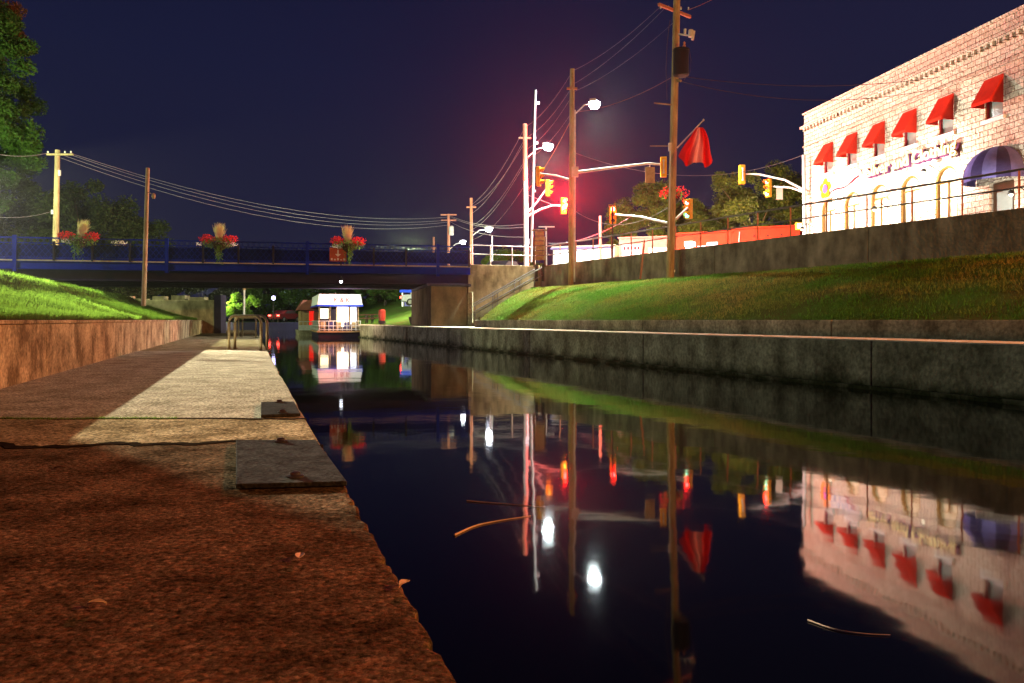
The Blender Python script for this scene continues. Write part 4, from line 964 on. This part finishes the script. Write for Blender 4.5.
for a, b in arches:
    f = MB(); o_ = archcurve(a, b, 14); i_ = archcurve(a, b, 14, (b - a) / 2 - .09)
    ring_o = [(a, AB)] + o_ + [(b, AB)]; ring_i = [(a + .09, AB)] + i_ + [(b - .09, AB)]
    for j in range(len(ring_o) - 1):
        q = [ring_o[j], ring_o[j + 1], ring_i[j + 1], ring_i[j]]
        f.extr([(p[0], p[1]) for p in q], (0, .16, 0), (1, 0, 0), (0, 0, 1), (0, -1, 0), .12)
    f.box(((a + b) / 2, .12, AS), (b - a - .1, .06, .06)); f.box(((a + b) / 2, .12, (AB + AS) / 2), (.06, .06, AS - AB))
    fr = f.build('arched_window', 'tan', shop)
    g = MB(); g.extr([(a, AB)] + archcurve(a, b, 14) + [(b, AB)], (0, .19, 0), (1, 0, 0), (0, 0, 1), (0, 1, 0), .02); g.build('pane', 'warmglass', fr)
m = MB(); m.box((15.2, .20, 4.22), (1.26, .06, 2.6)); dr = m.build('door', 'darkwood', shop)
m = MB(); m.box((15.2, .16, 4.4), (.8, .03, 1.5)); m.build('door_glass', 'glass', dr)
m = MB(); m.box((14.75, .13, 4.1), (.04, .06, .25)); m.build('handle', 'brushed', dr)
# domed entrance awning
def gores():
    c = (15.1, 5.72); r = 1.28; nseg = 8
    for g_ in range(nseg):
        vs = []; fs = []; K = 4; Lt = 9
        for i in range(K + 1):
            ph = math.pi * (g_ + i / K) / nseg      # around from one side to the other
            for j in range(Lt + 1):
                th = math.pi / 2 * j / Lt            # 0 at rim, 90 at top on the wall
                bul = 1.0
                x = c[0] - r * math.cos(ph) * math.cos(th); y = -r * math.sin(ph) * math.cos(th) * 1.0 - .01; z = c[1] + r * math.sin(th) * .95
                vs.append((x, y, z))
        for i in range(K):
            for j in range(Lt): fs.append((i * (Lt + 1) + j, (i + 1) * (Lt + 1) + j, (i + 1) * (Lt + 1) + j + 1, i * (Lt + 1) + j + 1))
        # valance
        n_ = len(vs)
        for i in range(K + 1):
            p = vs[i * (Lt + 1)]; vs.append((p[0], p[1], p[2] - .20))
        for i in range(K): fs.append((i * (Lt + 1), (i + 1) * (Lt + 1), n_ + i + 1, n_ + i))
        yield MB().add(vs, fs), g_
doma = None
for mb, g_ in gores():
    if doma is None: doma = mb.build('dome_awning', 'bluecloth', shop, smooth=True)
    else: mb.build('gore', 'violet' if g_ % 2 else 'bluecloth', doma, smooth=True)
# lettering and badge: fixed to the wall
def text(name, body, size, mt, parent, loc, rot=(R(90), 0, 0), extr=.04, width=None, shear=0.0, off=0.0):
    c = bpy.data.curves.new(name, 'FONT'); c.body = body; c.size = size; c.extrude = extr; c.offset = off; c.shear = shear
    o = bpy.data.objects.new(name + '_t', c); COL.objects.link(o)
    dg = bpy.context.evaluated_depsgraph_get(); me = bpy.data.meshes.new_from_object(o.evaluated_get(dg))
    COL.objects.unlink(o); bpy.data.objects.remove(o)
    xs_ = [v.co.x for v in me.vertices]; w0 = max(xs_) - min(xs_)
    me.materials.clear(); me.materials.append(M[mt])
    ob = bpy.data.objects.new(name, me); COL.objects.link(ob); ob.parent = parent; ob.location = loc; ob.rotation_euler = rot
    if width: ob.scale = (width / w0, 1, 1)
    return ob
text('lettering', 'Silver and Clothing', .76, 'letter', shop, (6.4, -.17, 7.24), width=6.45, extr=.03, off=.012)
text('letter_shadow', 'Silver and Clothing', .76, 'lettershade', shop, (6.44, -.08, 7.19), width=6.52, extr=.055, off=.040)  # offset purple copy paints the drop shadow of the letters
# oval badge
m = MB(); m.extr([(3.85 + 1.95 * math.cos(a) , 7.45 + .50 * math.sin(a) + .12 * math.cos(a)) for a in [2 * math.pi * i / 32 for i in range(32)]], (0, -.02, 0), (1, 0, 0), (0, 0, 1), (0, -1, 0), .05)
bd = m.build('badge', 'white', shop)
m = MB()
for k in range(5):
    a = 2 * math.pi * k / 5 + .3
    m.extr([(2.45 + .34 * math.cos(a) + .24 * math.cos(b), 7.30 + .34 * math.sin(a) + .24 * math.sin(b)) for b in [2 * math.pi * i / 10 for i in range(10)]], (0, -.075 - .004 * k, 0), (1, 0, 0), (0, 0, 1), (0, -1, 0), .02)
m.build('flower_emblem', 'orange', bd)
m = MB(); m.extr([(2.5 + .22 * math.cos(b), 7.28 + .24 * math.sin(b)) for b in [2 * math.pi * i / 14 for i in range(14)]], (0, -.13, 0), (1, 0, 0), (0, 0, 1), (0, -1, 0), .02); m.build('flower_centre', 'purple', bd)
m = MB(); pts = [(2.9 + 2.75 * t, 0, 6.98 + .06 * math.sin(t * 9) + .30 * t + .5 * max(0, t - .8) ** .8) for t in [i / 20 for i in range(21)]]; m.tube([(p[0], -.10, p[2]) for p in pts], .045, 6); m.build('underline', 'maroon', bd)
m = MB(); pts = [(3.0 + 2.2 * t, -.09, 7.45 + .14 * math.sin(t * 26) + .08 * math.sin(t * 61)) for t in [i / 70 for i in range(71)]]; m.tube(pts, .022, 5); m.build('script_stroke', 'lilac', bd)
# wall lanterns that wash the facade
SI = Matrix.Translation(C0) @ Matrix.Rotation(math.atan2(fd.y, fd.x), 4, 'Z')
for i, (s, z, en) in enumerate(((4.1, 6.1, 700), (11.6, 6.35, 1000), (8.0, 5.2, 1000), (1.2, 5.0, 600), (16.6, 4.6, 300))):
    ln = MB(); ln.tube([(s, 0, z + .25), (s, -.5, z + .5), (s, -.75, z + .38)], .02, 6); wl_ = ln.build('wall_lamp', 'dark', shop)
    g = MB(); g.lathe([(.03, .14), (.10, .10), (.12, -.02)], (s, -.78, z + .2), 12); g.build('lamp_shade', 'dark', wl_, smooth=True)
    g = MB(); g.lathe([(.02, -.12), (.07, -.08), (.08, 0), (.05, .04)], (s, -.78, z + .2), 12); g.build('bulb', 'lit_cream', wl_, smooth=True)
    lamp('shop_wall_light', SI @ Vector((s, -2.0, z - .6)), en * 1.7, (1.0, .98, .84), .2, 'SPOT', SI @ Vector((s, 0, z + .4)), 150, .8)

# ================================================================== LOW BUILDINGS ALONG THE STREET
def low_building(name, label, px0, px1, D0, D1, ytop, mt, depth=10):
    a = P(px0, HZ, D0); b = P(px1, HZ, D1); d = (b - a); d.z = 0; L_ = d.length; zt = CAMZ + (HZ - ytop) / F * ((D0 + D1) / 2)
    t = thing(name, label, 'building', (a.x, a.y, RT - .05), math.atan2(d.y, d.x))
    h = zt - RT + .05
    m = MB(); m.box((L_ / 2, depth / 2, h / 2), (L_, depth, h)); m.build('wall', mt, t)
    m = MB(); m.box((L_ / 2, depth / 2, h + .06), (L_ + .2, depth + .2, .12)); m.build('roof', mt, t)
    return t, L_, h
t, L_, h = low_building('red_building', 'low red walled building with two white lit windows behind the railing', 672, 732, 62, 60, 233.5, 'redwall')
m = MB(); m.box((1.35, -.03, h - 1.4), (.55, .06, 1.7)); m.box((1.15, -.03, h - .75), (.35, .05, .35)); m.box((1.65, -.03, h - .8), (.35, .05, .35)); m.build('emblem_window', 'lit_cream', t)
m = MB(); m.box((3.1, -.03, h - 1.45), (.8, .06, 1.5)); m.box((2.3, -.03, h - 1.2), (.6, .06, .5)); m.box((2.3, -.03, h - 1.9), (.6, .06, .3)); m.build('window', 'lit_white', t)
t, L_, h = low_building('red_annex', 'taller plain red annex with small dark vents nearer the shop', 732.2, 800, 60, 58, 228, 'redwall')
for k in range(3):
    m = MB(); m.box((1.6 + k * .97, -.02, h - .55), (.12, .04, .12)); m.build('vent', 'dark', t)
m = MB(); m.tube([(.55, -.08, h - .2), (.5, -.08, h - 1.0), (.2, -.08, h - 1.8)], .03, 6); m.build('crack_pipe', 'white', t)
t, L_, h = low_building('pale_building', 'low pink brick building with a small dark lettered panel', 619, 671.8, 63, 62, 238, 'palebrick')
m = MB(); m.box((1.0, -.03, h - .95), (1.5, .05, .9)); pn = m.build('sign_panel', 'white', t)
m = MB()
for k in range(5): m.box((.45 + k * .27, -.065, h - .78), (.17, .02, .26)); m.box((.5 + k * .26, -.065, h - 1.15), (.20, .02, .08))
m.build('lettering', 'maroon', pn)
m = MB(); m.box((3.0, -.03, h - 1.4), (1.4, .05, 1.2)); m.build('window', 'lit_cream', t)
t, L_, h = low_building('trail_glow_block', 'long low block with white front glowing in place of car light trails behind the lamp pole', 553, 614, 72, 70, 247, 'palesteel')  # glowing front added where moving cars leave light trails
m = MB(); m.box((L_ / 2 + .1, -.05, h - .9), (L_ - .3, .08, 1.3)); m.build('trail_glow_front', 'lit_white', t)
m = MB(); m.box((L_ / 2, -.4, h - .12), (L_, .8, .12)); m.build('canopy', 'violet', t)

# ================================================================== CARS
def car(label, loc, rzz, paint, group=None, on=True):
    t = thing('parked_car', label, 'car', loc, rzz, group)
    prof = [(-2.15, .35), (-2.2, .75), (-2.05, .98), (-1.35, 1.02), (-.75, 1.42), (.65, 1.45), (1.25, 1.02), (2.0, .9), (2.2, .7), (2.2, .35)]
    m = MB(); m.extr(prof, (0, -.85, 0), (1, 0, 0), (0, 0, 1), (0, 1, 0), 1.7); m.build('body', paint, t, bevel=.08)
    for yy in (-.862, .862 - .0):
        m = MB(); m.extr([(-1.2, 1.03), (-.7, 1.36), (.6, 1.39), (1.05, 1.03)], (0, yy - .005, 0), (1, 0, 0), (0, 0, 1), (0, 1, 0), .01); m.build('side_window', 'off', t)
    for xx in (-1.35, 1.35):
        for yy in (-.86, .70):
            m = MB(); m.tube([(xx, yy, .33), (xx, yy + .18, .33)], .33, 16); w_ = m.build('wheel', 'tyre', t)
            m = MB(); m.tube([(xx, yy - .01, .33), (xx, yy + .19, .33)], .19, 12); m.build('rim', 'steel', w_)
    for yy in (-.62, .62):
        m = MB(); m.box((-2.2, yy, .78), (.08, .32, .16)); m.build('tail_light', 'tail_on', t)
        m = MB(); m.box((2.2, yy, .68), (.08, .32, .16)); m.build('headlight', 'head_on', t)
    return t
car('dark car with red tail lights crossing behind the short grey railing', (P(503, HZ, 61).x, 61, RT - .05), R(62), 'carblack')
car('dark car before the glowing white front, right of the lamp pole', (P(585, HZ, 63).x, 63, RT - .05), R(150), 'carblack')
car('dark car with red lights on the road beyond the far quay', (P(285, HZ, 98).x, 98, .56), R(70), 'cardark')
car('silver car parked on top of the far green slope', (P(424, HZ, 76).x, 76, far_z(P(424, HZ, 76).x, 76)), R(10), 'carpaint')

# ================================================================== BOATS
def houseboat():
    a = P(303, HZ, 55)
    t = thing('tour_boat', 'small white canopied tour boat with lit cabin moored under the bridge', 'boat', (P(340, HZ, 55).x, 55, WATERZ), R(17))
    # local: bow face at y=0 looking to -y, length along +y
    w_ = 1.42
    m = MB(); m.extr([(-w_, -.2), (w_, -.2), (w_ + .1, .35), (-w_ - .1, .35)], (0, 0, 0), (1, 0, 0), (0, 0, 1), (0, 1, 0), 9.0); m.build('hull', 'girder', t, bevel=.05)
    m = MB(); m.box((0, 4.4, .40), (2 * w_ + .3, 9.2, .09)); m.build('deck', 'boardwood', t)
    # front rail with panels
    m = MB()
    for k in range(10): m.box((-w_ + .05 + k * (2 * w_ - .1) / 9, -.12, .78), (.04, .04, .7))
    for zz in (.55, .8, 1.13): m.box((0, -.12, zz), (2 * w_, .04, .04))
    for k in range(14): m.box((-w_, .4 + k * .62, .78), (.04, .04, .7))
    for zz in (.55, .8, 1.13): m.box((-w_, 4.4, zz), (.04, 8.9, .04))
    m.build('guard_rail', 'palesteel', t)
    r6 = random.Random(9)
    for k in range(5):
        m = MB(); x = -1.1 + k * .52; m.box((x, .25, .86), (.36, .06, .42)); m.box((x, .4, .7), (.36, .34, .05)); [m.box((x + sx_, .3 + sy_, .57), (.03, .03, .26)) for sx_ in (-.15, .15) for sy_ in (0, .24)]; m.build('deck_chair', 'bluecloth' if k % 2 else 'boardwood', t)
    # cabin front at y=.9 with posts and lit panes
    for k, x in enumerate((-1.36, -.62, -.18, .70, 1.30)):
        m = MB(); m.box((x, .62, 1.32), (.07, .07, 1.75)); m.build('post', 'boardwood', t)
    m = MB(); m.box((.24, .72, 1.42), (.78, .04, 1.35)); m.build('lit_window', 'lit_cream', t)
    m = MB(); m.box((.98, .72, 1.5), (.40, .04, 1.2)); m.build('lit_window', 'lit_white', t)
    m = MB(); m.box((-1.0, .72, 1.65), (.55, .04, .7)); m.build('lit_window', 'lit_warm', t)
    m = MB(); m.box((0, 4.6, 1.2), (2 * w_ - .25, 7.6, 1.5)); m.build('cabin', 'girder', t)
    for k in range(5):
        m = MB(); m.box((-w_ + .1, 1.6 + k * 1.5, 1.45), (.05, 1.0, .7)); m.build('side_window', 'off', t)
    m = MB(); m.box((0, 4.3, 2.19), (2 * w_ + .28, 9.0, .10)); m.build('roof_trim', 'bluetrim', t)
    m = MB(); c_ = 4.3
    m.add([(-w_ - .1, -.15, 2.245), (w_ + .1, -.15, 2.245), (w_ + .1, 8.7, 2.245), (-w_ - .1, 8.7, 2.245), (-w_ + .02, .05, 2.98), (w_ - .02, .05, 2.98), (w_ - .02, 8.5, 2.98), (-w_ + .02, 8.5, 2.98)],
          [(0, 1, 5, 4), (1, 2, 6, 5), (2, 3, 7, 6), (3, 0, 4, 7), (4, 5, 6, 7), (0, 3, 2, 1)]); cn = m.build('canopy', 'white', t)
    text('lettering', 'K & K', .50, 'maroon', cn, (-.42, -.11, 2.42), rot=(R(90 - 15), 0, 0), extr=.01, width=1.05)
    m = MB(); m.tube([(-.3, .1, 2.98), (-.3, .1, 3.1)], .03, 6); m.build('horn', 'steel', t)
    return t
houseboat()
t = thing('cabin_boat', 'brown roofed boat with a red door moored behind the white canopied boat', 'boat', (P(311, HZ, 62).x + .2, 62, WATERZ), R(17))
m = MB(); m.extr([(-1.1, -.2), (1.1, -.2), (1.2, .4), (-1.2, .4)], (0, 0, 0), (1, 0, 0), (0, 0, 1), (0, 1, 0), 6.0); m.build('hull', 'wallR', t, bevel=.05)
m = MB(); m.box((0, 3, 1.2), (1.9, 5, 1.5)); m.build('cabin', 'boardwood', t)
m = MB(); m.add([(-1.2, .2, 1.98), (1.2, .2, 1.98), (1.2, 5.8, 1.98), (-1.2, 5.8, 1.98), (-.75, .5, 2.75), (.75, .5, 2.75), (.75, 5.5, 2.75), (-.75, 5.5, 2.75)], [(0, 1, 5, 4), (1, 2, 6, 5), (2, 3, 7, 6), (3, 0, 4, 7), (4, 5, 6, 7), (0, 3, 2, 1)]); m.build('roof', 'brownroof', t)
m = MB(); m.box((.1, .47, 1.35), (.8, .04, 1.1)); m.build('door', mat('red_lit_door', (.7, .02, .02), emit=(1, .02, .01), es=.8), t)
m = MB()
for k in range(8): m.box((-1.1 + k * .31, .05, .75), (.04, .04, .65))
m.box((0, .05, 1.08), (2.2, .05, .05)); m.box((0, .05, .6), (2.2, .03, .4)); m.build('guard_rail', 'palesteel', t)
# boat lights: cabin glow, plus a fill added to brighten the canopy
lamp('boat_light', P(340, 312, 54.2), 130, (1.0, .85, .6), .2)
lamp('canopy_fill_light', P(345, 300, 50.0), 450, (1.0, .88, .72), .3)
# park things on the far right bank
def park_item(name, label, cat, px, D, z): return thing(name, label, cat, (P(px, HZ, D).x, D, z))
def gz(px, D): return far_z(P(px, HZ, D).x, D)
for i, (px, lab) in enumerate(((365, 'dark picnic table nearest the white boat on the far bank'), (374, 'dark picnic table between the other table and the red bin'))):
    t = park_item('picnic_table', lab, 'picnic table', px, 66, gz(px, 66)); m = MB(); m.box((0, 0, .74), (1.6, .7, .06)); m.build('table_top', 'darkwood', t)
    for yy in (-.6, .6): m = MB(); m.box((0, yy, .45), (1.6, .25, .05)); m.build('bench', 'darkwood', t)
    m = MB()
    for xx in (-.6, .6): m.box((xx, 0, .42), (.08, 1.4, .08)); m.box((xx, -.35, .37), (.08, .1, .74)); m.box((xx, .35, .37), (.08, .1, .74))
    m.build('frame', 'dark', t)
t = park_item('litter_bin', 'rust red bin on a dark base at the foot of the far green slope', 'bin', 382, 62, gz(382, 62)); m = MB(); m.lathe([(.22, .25), (.27, .5), (.27, 1.0), (.2, 1.1), (.05, 1.14)]); m.build('drum', 'greencan', t); m = MB(); m.lathe([(.3, 0), (.28, .25), (.1, .26)]); m.build('base', 'dark', t)
t = park_item('stone_planter', 'small dark tub on the bright green slope beside the pier', 'planter', 414, 54, gz(414, 54)); m = MB(); m.lathe([(.22, 0), (.28, .1), (.36, .42), (.38, .5), (.3, .5), (.28, .42)]); m.build('tub', 'dark', t); petals(60, (0, 0, .5), (.3, .3, .12), .05, 8).build('plants', 'vine', t)
t = park_item('park_shelter', 'small open shelter with blue side on top of the far green slope', 'shelter', 411.5, 80, gz(411.5, 80))
for xx in (-.9, 0, .9): m = MB(); m.box((xx, 0, .7), (.14, .14, 1.4)); m.build('post', 'white', t)
m = MB(); m.box((0, .4, 1.55), (2.3, 1.2, .3)); m.build('roof', 'bluetrim', t); m = MB(); m.box((-.45, .8, .7), (.7, .1, 1.3)); m.build('panel', 'violet', t)
# brown path ribbon up the far slope
vs = []; fs = []
for i in range(25):
    f = i / 24; px = 392 + 42 * f; D = 57 + 10 * f; x = P(px, HZ, D).x
    for k in range(2): X, Y = x + .2 * k, D + 1.0 * k; vs.append((X, Y, far_z(X, Y) + .09))
fs = [(2 * i, 2 * i + 1, 2 * i + 3, 2 * i + 2) for i in range(24)]
st(MB().add(vs, fs).build('path', 'path'))

# globe lamps
def globe_lamp(px, py, D, label, zb=.6):
    p = P(px, py, D); t = thing('park_lamp', label, 'lamp', (p.x, p.y, zb))
    m = MB(); m.tube([(0, 0, 0), (0, 0, p.z - zb - .2)], .07, 8, r2=.05); m.build('post', 'dark', t)
    m = MB(); m.lathe([(.05, -.24), (.17, -.17), (.23, 0), (.17, .17), (.04, .24)], (0, 0, p.z - zb), 12); m.build('globe', 'globe_on', t, smooth=True)
globe_lamp(217.5, 300, 82, 'bluish globe lamp beside the left side of the lit bush')
globe_lamp(273.5, 298, 96, 'violet white globe lamp among the dark trees right of the lit bush')
t = thing('lamp_post', 'slender grey post rising in front of the lit bush', 'post', P(244, HZ, 80)); m = MB(); m.tube([P(244, 318, 80), P(244.3, 284, 80)], .10, 8); part(m, 'shaft', 'palesteel', t); m = MB(); m.tube([P(244.3, 290, 80), P(244.3, 283, 80)], .17, 8); m.box(P(249.5, 287, 80), (.4, .2, .3)); part(m, 'lamp_box', 'boardwood', t)

# ================================================================== TREES
def tree(label, base, H, cz, rad, nclump, nleaf, size, leafm, seed, trunkr=.25, name='tree', grp=None, limbs=6, clr=1.0):
    rr = random.Random(seed); t = thing(name, label, 'tree' if name != 'bush' else 'bush', base, 0, grp)
    cl = []
    for i in range(nclump):
        while True:
            p = Vector((rr.uniform(-1, 1), rr.uniform(-1, 1), rr.uniform(-1, 1)))
            if .35 < p.length < 1: break
        cl.append((Vector((p.x * rad[0], p.y * rad[1], cz + p.z * rad[2])), rr.uniform(.16, .34) * min(rad) * clr))
    m = MB(); vs = m.v; fs = m.f
    g = rr.gauss
    for i in range(nleaf):
        c, cr = cl[rr.randrange(nclump)]
        d = Vector((g(0, 1), g(0, 1), g(0, 1))); d.normalize(); d *= cr * (rr.random() ** .5) * 1.15
        p = c + Vector((d.x, d.y, d.z * .75))
        s = size * rr.uniform(.5, 1.3)
        ax, ay, az, bx, by, bz = g(0, 1), g(0, 1), g(0, .6), g(0, 1), g(0, 1), g(0, .6)
        la = s / math.sqrt(ax * ax + ay * ay + az * az + .01); lb = .5 * s / math.sqrt(bx * bx + by * by + bz * bz + .01)
        k = len(vs)
        vs.append((p.x - ax * la, p.y - ay * la, p.z - az * la)); vs.append((p.x + bx * lb, p.y + by * lb, p.z + bz * lb))
        vs.append((p.x + ax * la, p.y + ay * la, p.z + az * la)); vs.append((p.x - bx * lb, p.y - by * lb, p.z - bz * lb))
        fs.append((k, k + 1, k + 2, k + 3))
    m.build('crown', leafm, t)
    m = MB(); tz = cz - rad[2] * .2
    m.tube([(0, 0, -.3), (rr.gauss(0, .1), 0, tz * .5), (rr.gauss(0, .2), rr.gauss(0, .2), tz)], trunkr, 9, r2=trunkr * .5)
    for i in range(limbs):
        c = cl[rr.randrange(nclump)][0]; s_ = Vector((0, 0, tz * rr.uniform(.45, .95))); m.tube([s_, s_.lerp(c, .5) + Vector((0, 0, .2)), c], trunkr * .35, 6, r2=trunkr * .08)
    m.build('trunk', 'bark', t); return t
# left big tree (mostly outside the frame)
Dt = 57
tree('big green tree leaning into the left edge of the sky', Vector((P(-70, HZ, Dt).x, Dt, .8)), 20, 15.0, (7.6, 6, 11.0), 190, 120000, .15, 'leaf', 3, .5, clr=.62)
tree('rust tinted treetop at the very top left corner', Vector((P(-30, HZ, 62).x, 62, .8)), 24, 23.3, (4.6, 4, 3.2), 40, 22000, .15, 'leafrust', 8, .4, clr=.8)
lamp('tree_fill_light', (-33, 46, 9.0), 15000, (0.80, 1.0, 0.55), .3)  # fill added to brighten the left tree, no lamp stands there
# dark trees behind the left of the bridge
for i, (px, D, w_, top, lab) in enumerate(((20, 64, 4.2, 160, 'tall dark tree behind the crossarm pole, partly hidden by the left tree'), (92, 70, 4.0, 182, 'dark rounded tree right of the crossarm pole'), (135, 74, 3.6, 218, 'lower dark tree behind the pale bank post'), (60, 78, 4.5, 196, 'dark tree filling the gap behind the leftmost flower basket'))):
    zt = CAMZ + (HZ - top) / F * D; rz_ = (zt - 1.5) / 2
    tree(lab, Vector((P(px, HZ, D).x, D, .8)), 8, (zt - .8) - rz_ * .95, (w_, w_, rz_), 60, 24000, .17, 'leafdark', 20 + i, .3)
# wooded backdrop seen under the bridge
labs = ['dark tree under the left of the bridge behind the wing wall', 'dark tree between the wing wall and the lit bush', 'dark tree behind the lit bush', 'tree beside the violet lamp under the bridge', 'green lit tree with a pale trunk left of the boats', 'dark tree directly behind the white boat', 'dark tree right behind the boat canopy', 'green tree above the picnic tables', 'broad tree over the foot of the far slope', 'yellow green tree at the top of the far slope beside the pier', 'dark tree at the far left under the bridge', 'dark tree far behind the left bank crest']
for i, (px, D, w_, top, lm) in enumerate(((160, 118, 6, 285, 'leafdark'), (205, 120, 6, 262, 'leafdark'), (245, 122, 6.5, 262, 'leafdark'), (278, 112, 5, 268, 'leaf'), (310, 104, 3.6, 272, 'leaf'), (335, 118, 6, 266, 'leafdark'), (362, 112, 5.5, 268, 'leafdark'), (385, 96, 5, 270, 'leaf'), (404, 90, 4.2, 268, 'leaf'), (428, 88, 3.2, 266, 'leaflit'), (110, 122, 7, 262, 'leafdark'), (60, 120, 8, 262, 'leafdark'))):
    x = P(px, HZ, D).x; zb = far_z(x, D); zt = CAMZ + (HZ - top) / F * D; rz_ = (zt - zb) / 2
    tree(labs[i], Vector((x, D, zb)), 8, rz_ * 1.1, (w_, w_ * .7, rz_ * .92), 40, 11000, .26, lm, 50 + i, .16)
tree('round yellow green bush brightly lit under the bridge', Vector((P(234, HZ, 92).x, 92.5, .55)), 3, 1.9, (2.9, 2.0, 1.5), 40, 12000, .13, 'leaflit', 77, .12, name='bush')
tree('small bright green shrub beside the lit bush', Vector((P(197, HZ, 96).x, 96, .55)), 3, 1.4, (2.2, 2.0, 1.2), 25, 6000, .13, 'leaf', 78, .12, name='bush')
# trees behind the street
tree('tree with red lit left side behind the tallest pole', Vector((P(655, HZ, 76).x, 76, RT - .1)), 8, 5.2, (5.0, 4.0, 4.4), 95, 42000, .15, 'leafwarm', 90, .3, clr=.8)
tree('broad olive green tree behind the red building left of the shop', Vector((P(755, HZ, 74).x, 74, RT - .1)), 9, 6.2, (6.2, 4.0, 5.2), 110, 52000, .15, 'leafwarm', 91, .3, clr=.8)
tree('dim tree filling the space between the two lit street trees', Vector((P(708, HZ, 84).x, 84, RT - .1)), 8, 4.6, (4.5, 4, 4.2), 60, 20000, .18, 'leafwarm', 93, .3)
tree('dim tree behind the distant lamp above the short railing', Vector((P(512, HZ, 100).x, 100, RT - .1)), 8, 2.6, (4.5, 4, 3.0), 40, 14000, .2, 'leaflit', 92, .3)
lamp('tree_fill_left', P(640, 226, 66), 9000, (1.0, .60, .25), .2)  # added fill without a fixture, warms the crown of the street tree
lamp('tree_fill_right', P(745, 218, 64), 9000, (1.0, .75, .35), .2)  # second crown fill, likewise added with no lamp behind it
lamp('red_wall_fill', P(735, 222, 56), 500, (1.0, .55, .40), .2)  # fill put in to brighten the red walls, no lamp modelled
tree('young tree on the left bank whose leaves dapple the pale slab', Vector((-19.4, 28.8, 2.1)), 3, 2.3, (.75, .75, .6), 14, 420, .07, 'leaf', 131, .04, limbs=5)
# tree behind the lamp whose leaves throw the broken shade on the slabs (stands left of the picture)
# ---------------- no shed: the bank spot's cone edge puts the shade on the near walkway
# exposure trails of drifting debris, modelled as thin floating stalks
def trail(label, pts, r):
    q = []
    for i in range(len(pts) - 1):
        for k in range(6): f = k / 6; q.append(pts[i].lerp(pts[i + 1], f))
    q.append(pts[-1])
    pts = [(q[max(i - 2, 0)] + q[max(i - 1, 0)] + q[i] + q[min(i + 1, len(q) - 1)] + q[min(i + 2, len(q) - 1)]) / 5 for i in range(len(q))]
    m = MB(); m.tube(pts, r, 5, r2=r * .3); tag(m.build('debris_trail', 'trail'), label, 'trail')
def Wt(px, py): D = (CAMZ - WATERZ) * F / (py - HZ); return Vector(((px - 512) / F * D, D, WATERZ + .004))
trail('long pale reed floating left of the white lamp reflection', [Wt(452, 537), Wt(475, 526), Wt(500, 521), Wt(534, 516)], .007)
trail('straight reed floating above the other beside the lamp reflections', [Wt(463, 501), Wt(500, 504), Wt(550, 508)], .005)
trail('single pale reed floating below the reflected shop', [Wt(805, 620), Wt(835, 631), Wt(865, 635), Wt(893, 636)], .004)

# ================================================================== lens glare added as a thin volume: haze
m = MB(); m.box((60, 220, 13), (520, 620, 36)); hz = st(m.build('glare_haze', 'soil'), 'stuff')
hm = bpy.data.materials.new('glare_air'); hm.use_nodes = True; hn = hm.node_tree.nodes; hn.remove(hn['Principled BSDF'])
pv = hn.new('ShaderNodeVolumePrincipled'); pv.inputs['Density'].default_value = 0.00004; pv.inputs['Anisotropy'].default_value = 0.9
pv.inputs['Color'].default_value = (.9, .9, .95, 1)
hm.node_tree.links.new(pv.outputs[0], hn['Material Output'].inputs['Volume']); hz.data.materials[0] = hm

# ================================================================== small things on the slabs
rl = random.Random(12)
for (px, py, lab) in ((158, 379, 'small dark fallen leaf on the lit pale slab, left of centre'), (184, 367, 'tiny dark fallen leaf near the top of the lit slab'), (97, 608, 'curled brown leaf on the dark foreground paving at the lower left'), (300, 560, 'small brown leaf near the water edge in the foreground'), (404, 588, 'pale leaf lying right on the canal edge in the foreground'), (60, 470, 'little leaf on the shaded paving under the long crack')):
    p = G(px, py, -.02 if py < 418 else 0.0); p.z = (-.02 if py < 418 else 0.002) + .003
    a = rl.uniform(0, 6.28); sz = .022 + .012 * rl.random(); vs = []; fs = []
    for i in range(7):
        f = i / 6; w_ = math.sin(math.pi * f ** .8) * .5 * sz; zz = .006 * math.sin(f * 3.1) + .004
        for sgn in (-1, 0, 1):
            x_, y_ = (f - .5) * 2 * sz, sgn * w_
            vs.append((p.x + x_ * math.cos(a) - y_ * math.sin(a), p.y + x_ * math.sin(a) + y_ * math.cos(a), p.z + zz + abs(sgn) * .006))
    for i in range(6):
        for k in range(2): fs.append((i * 3 + k, i * 3 + k + 1, (i + 1) * 3 + k + 1, (i + 1) * 3 + k))
    o = MB().add(vs, fs).build('fallen_leaf', 'trail' if py > 550 else 'darkwood'); sm = o.modifiers.new('solid', 'SOLIDIFY'); sm.thickness = .0015
    tag(o, lab, 'leaf', 'fallen leaves on the walkway')
ms = []
for i in range(2600):
    k = rl.randrange(18, 60); a, b = J2[k], J2[k + 1] if k < 60 else J2[k - 1]; q = a.lerp(b, rl.random()); ms.append(Vector((q.x, q.y + rl.gauss(0, .012), -.024)))
blades('joint_moss', ms, 'blade', (.008, .03), .004, 'thin line of green moss in the joint across the slabs')
bpy.data.objects['joint_moss']['category'] = 'moss'
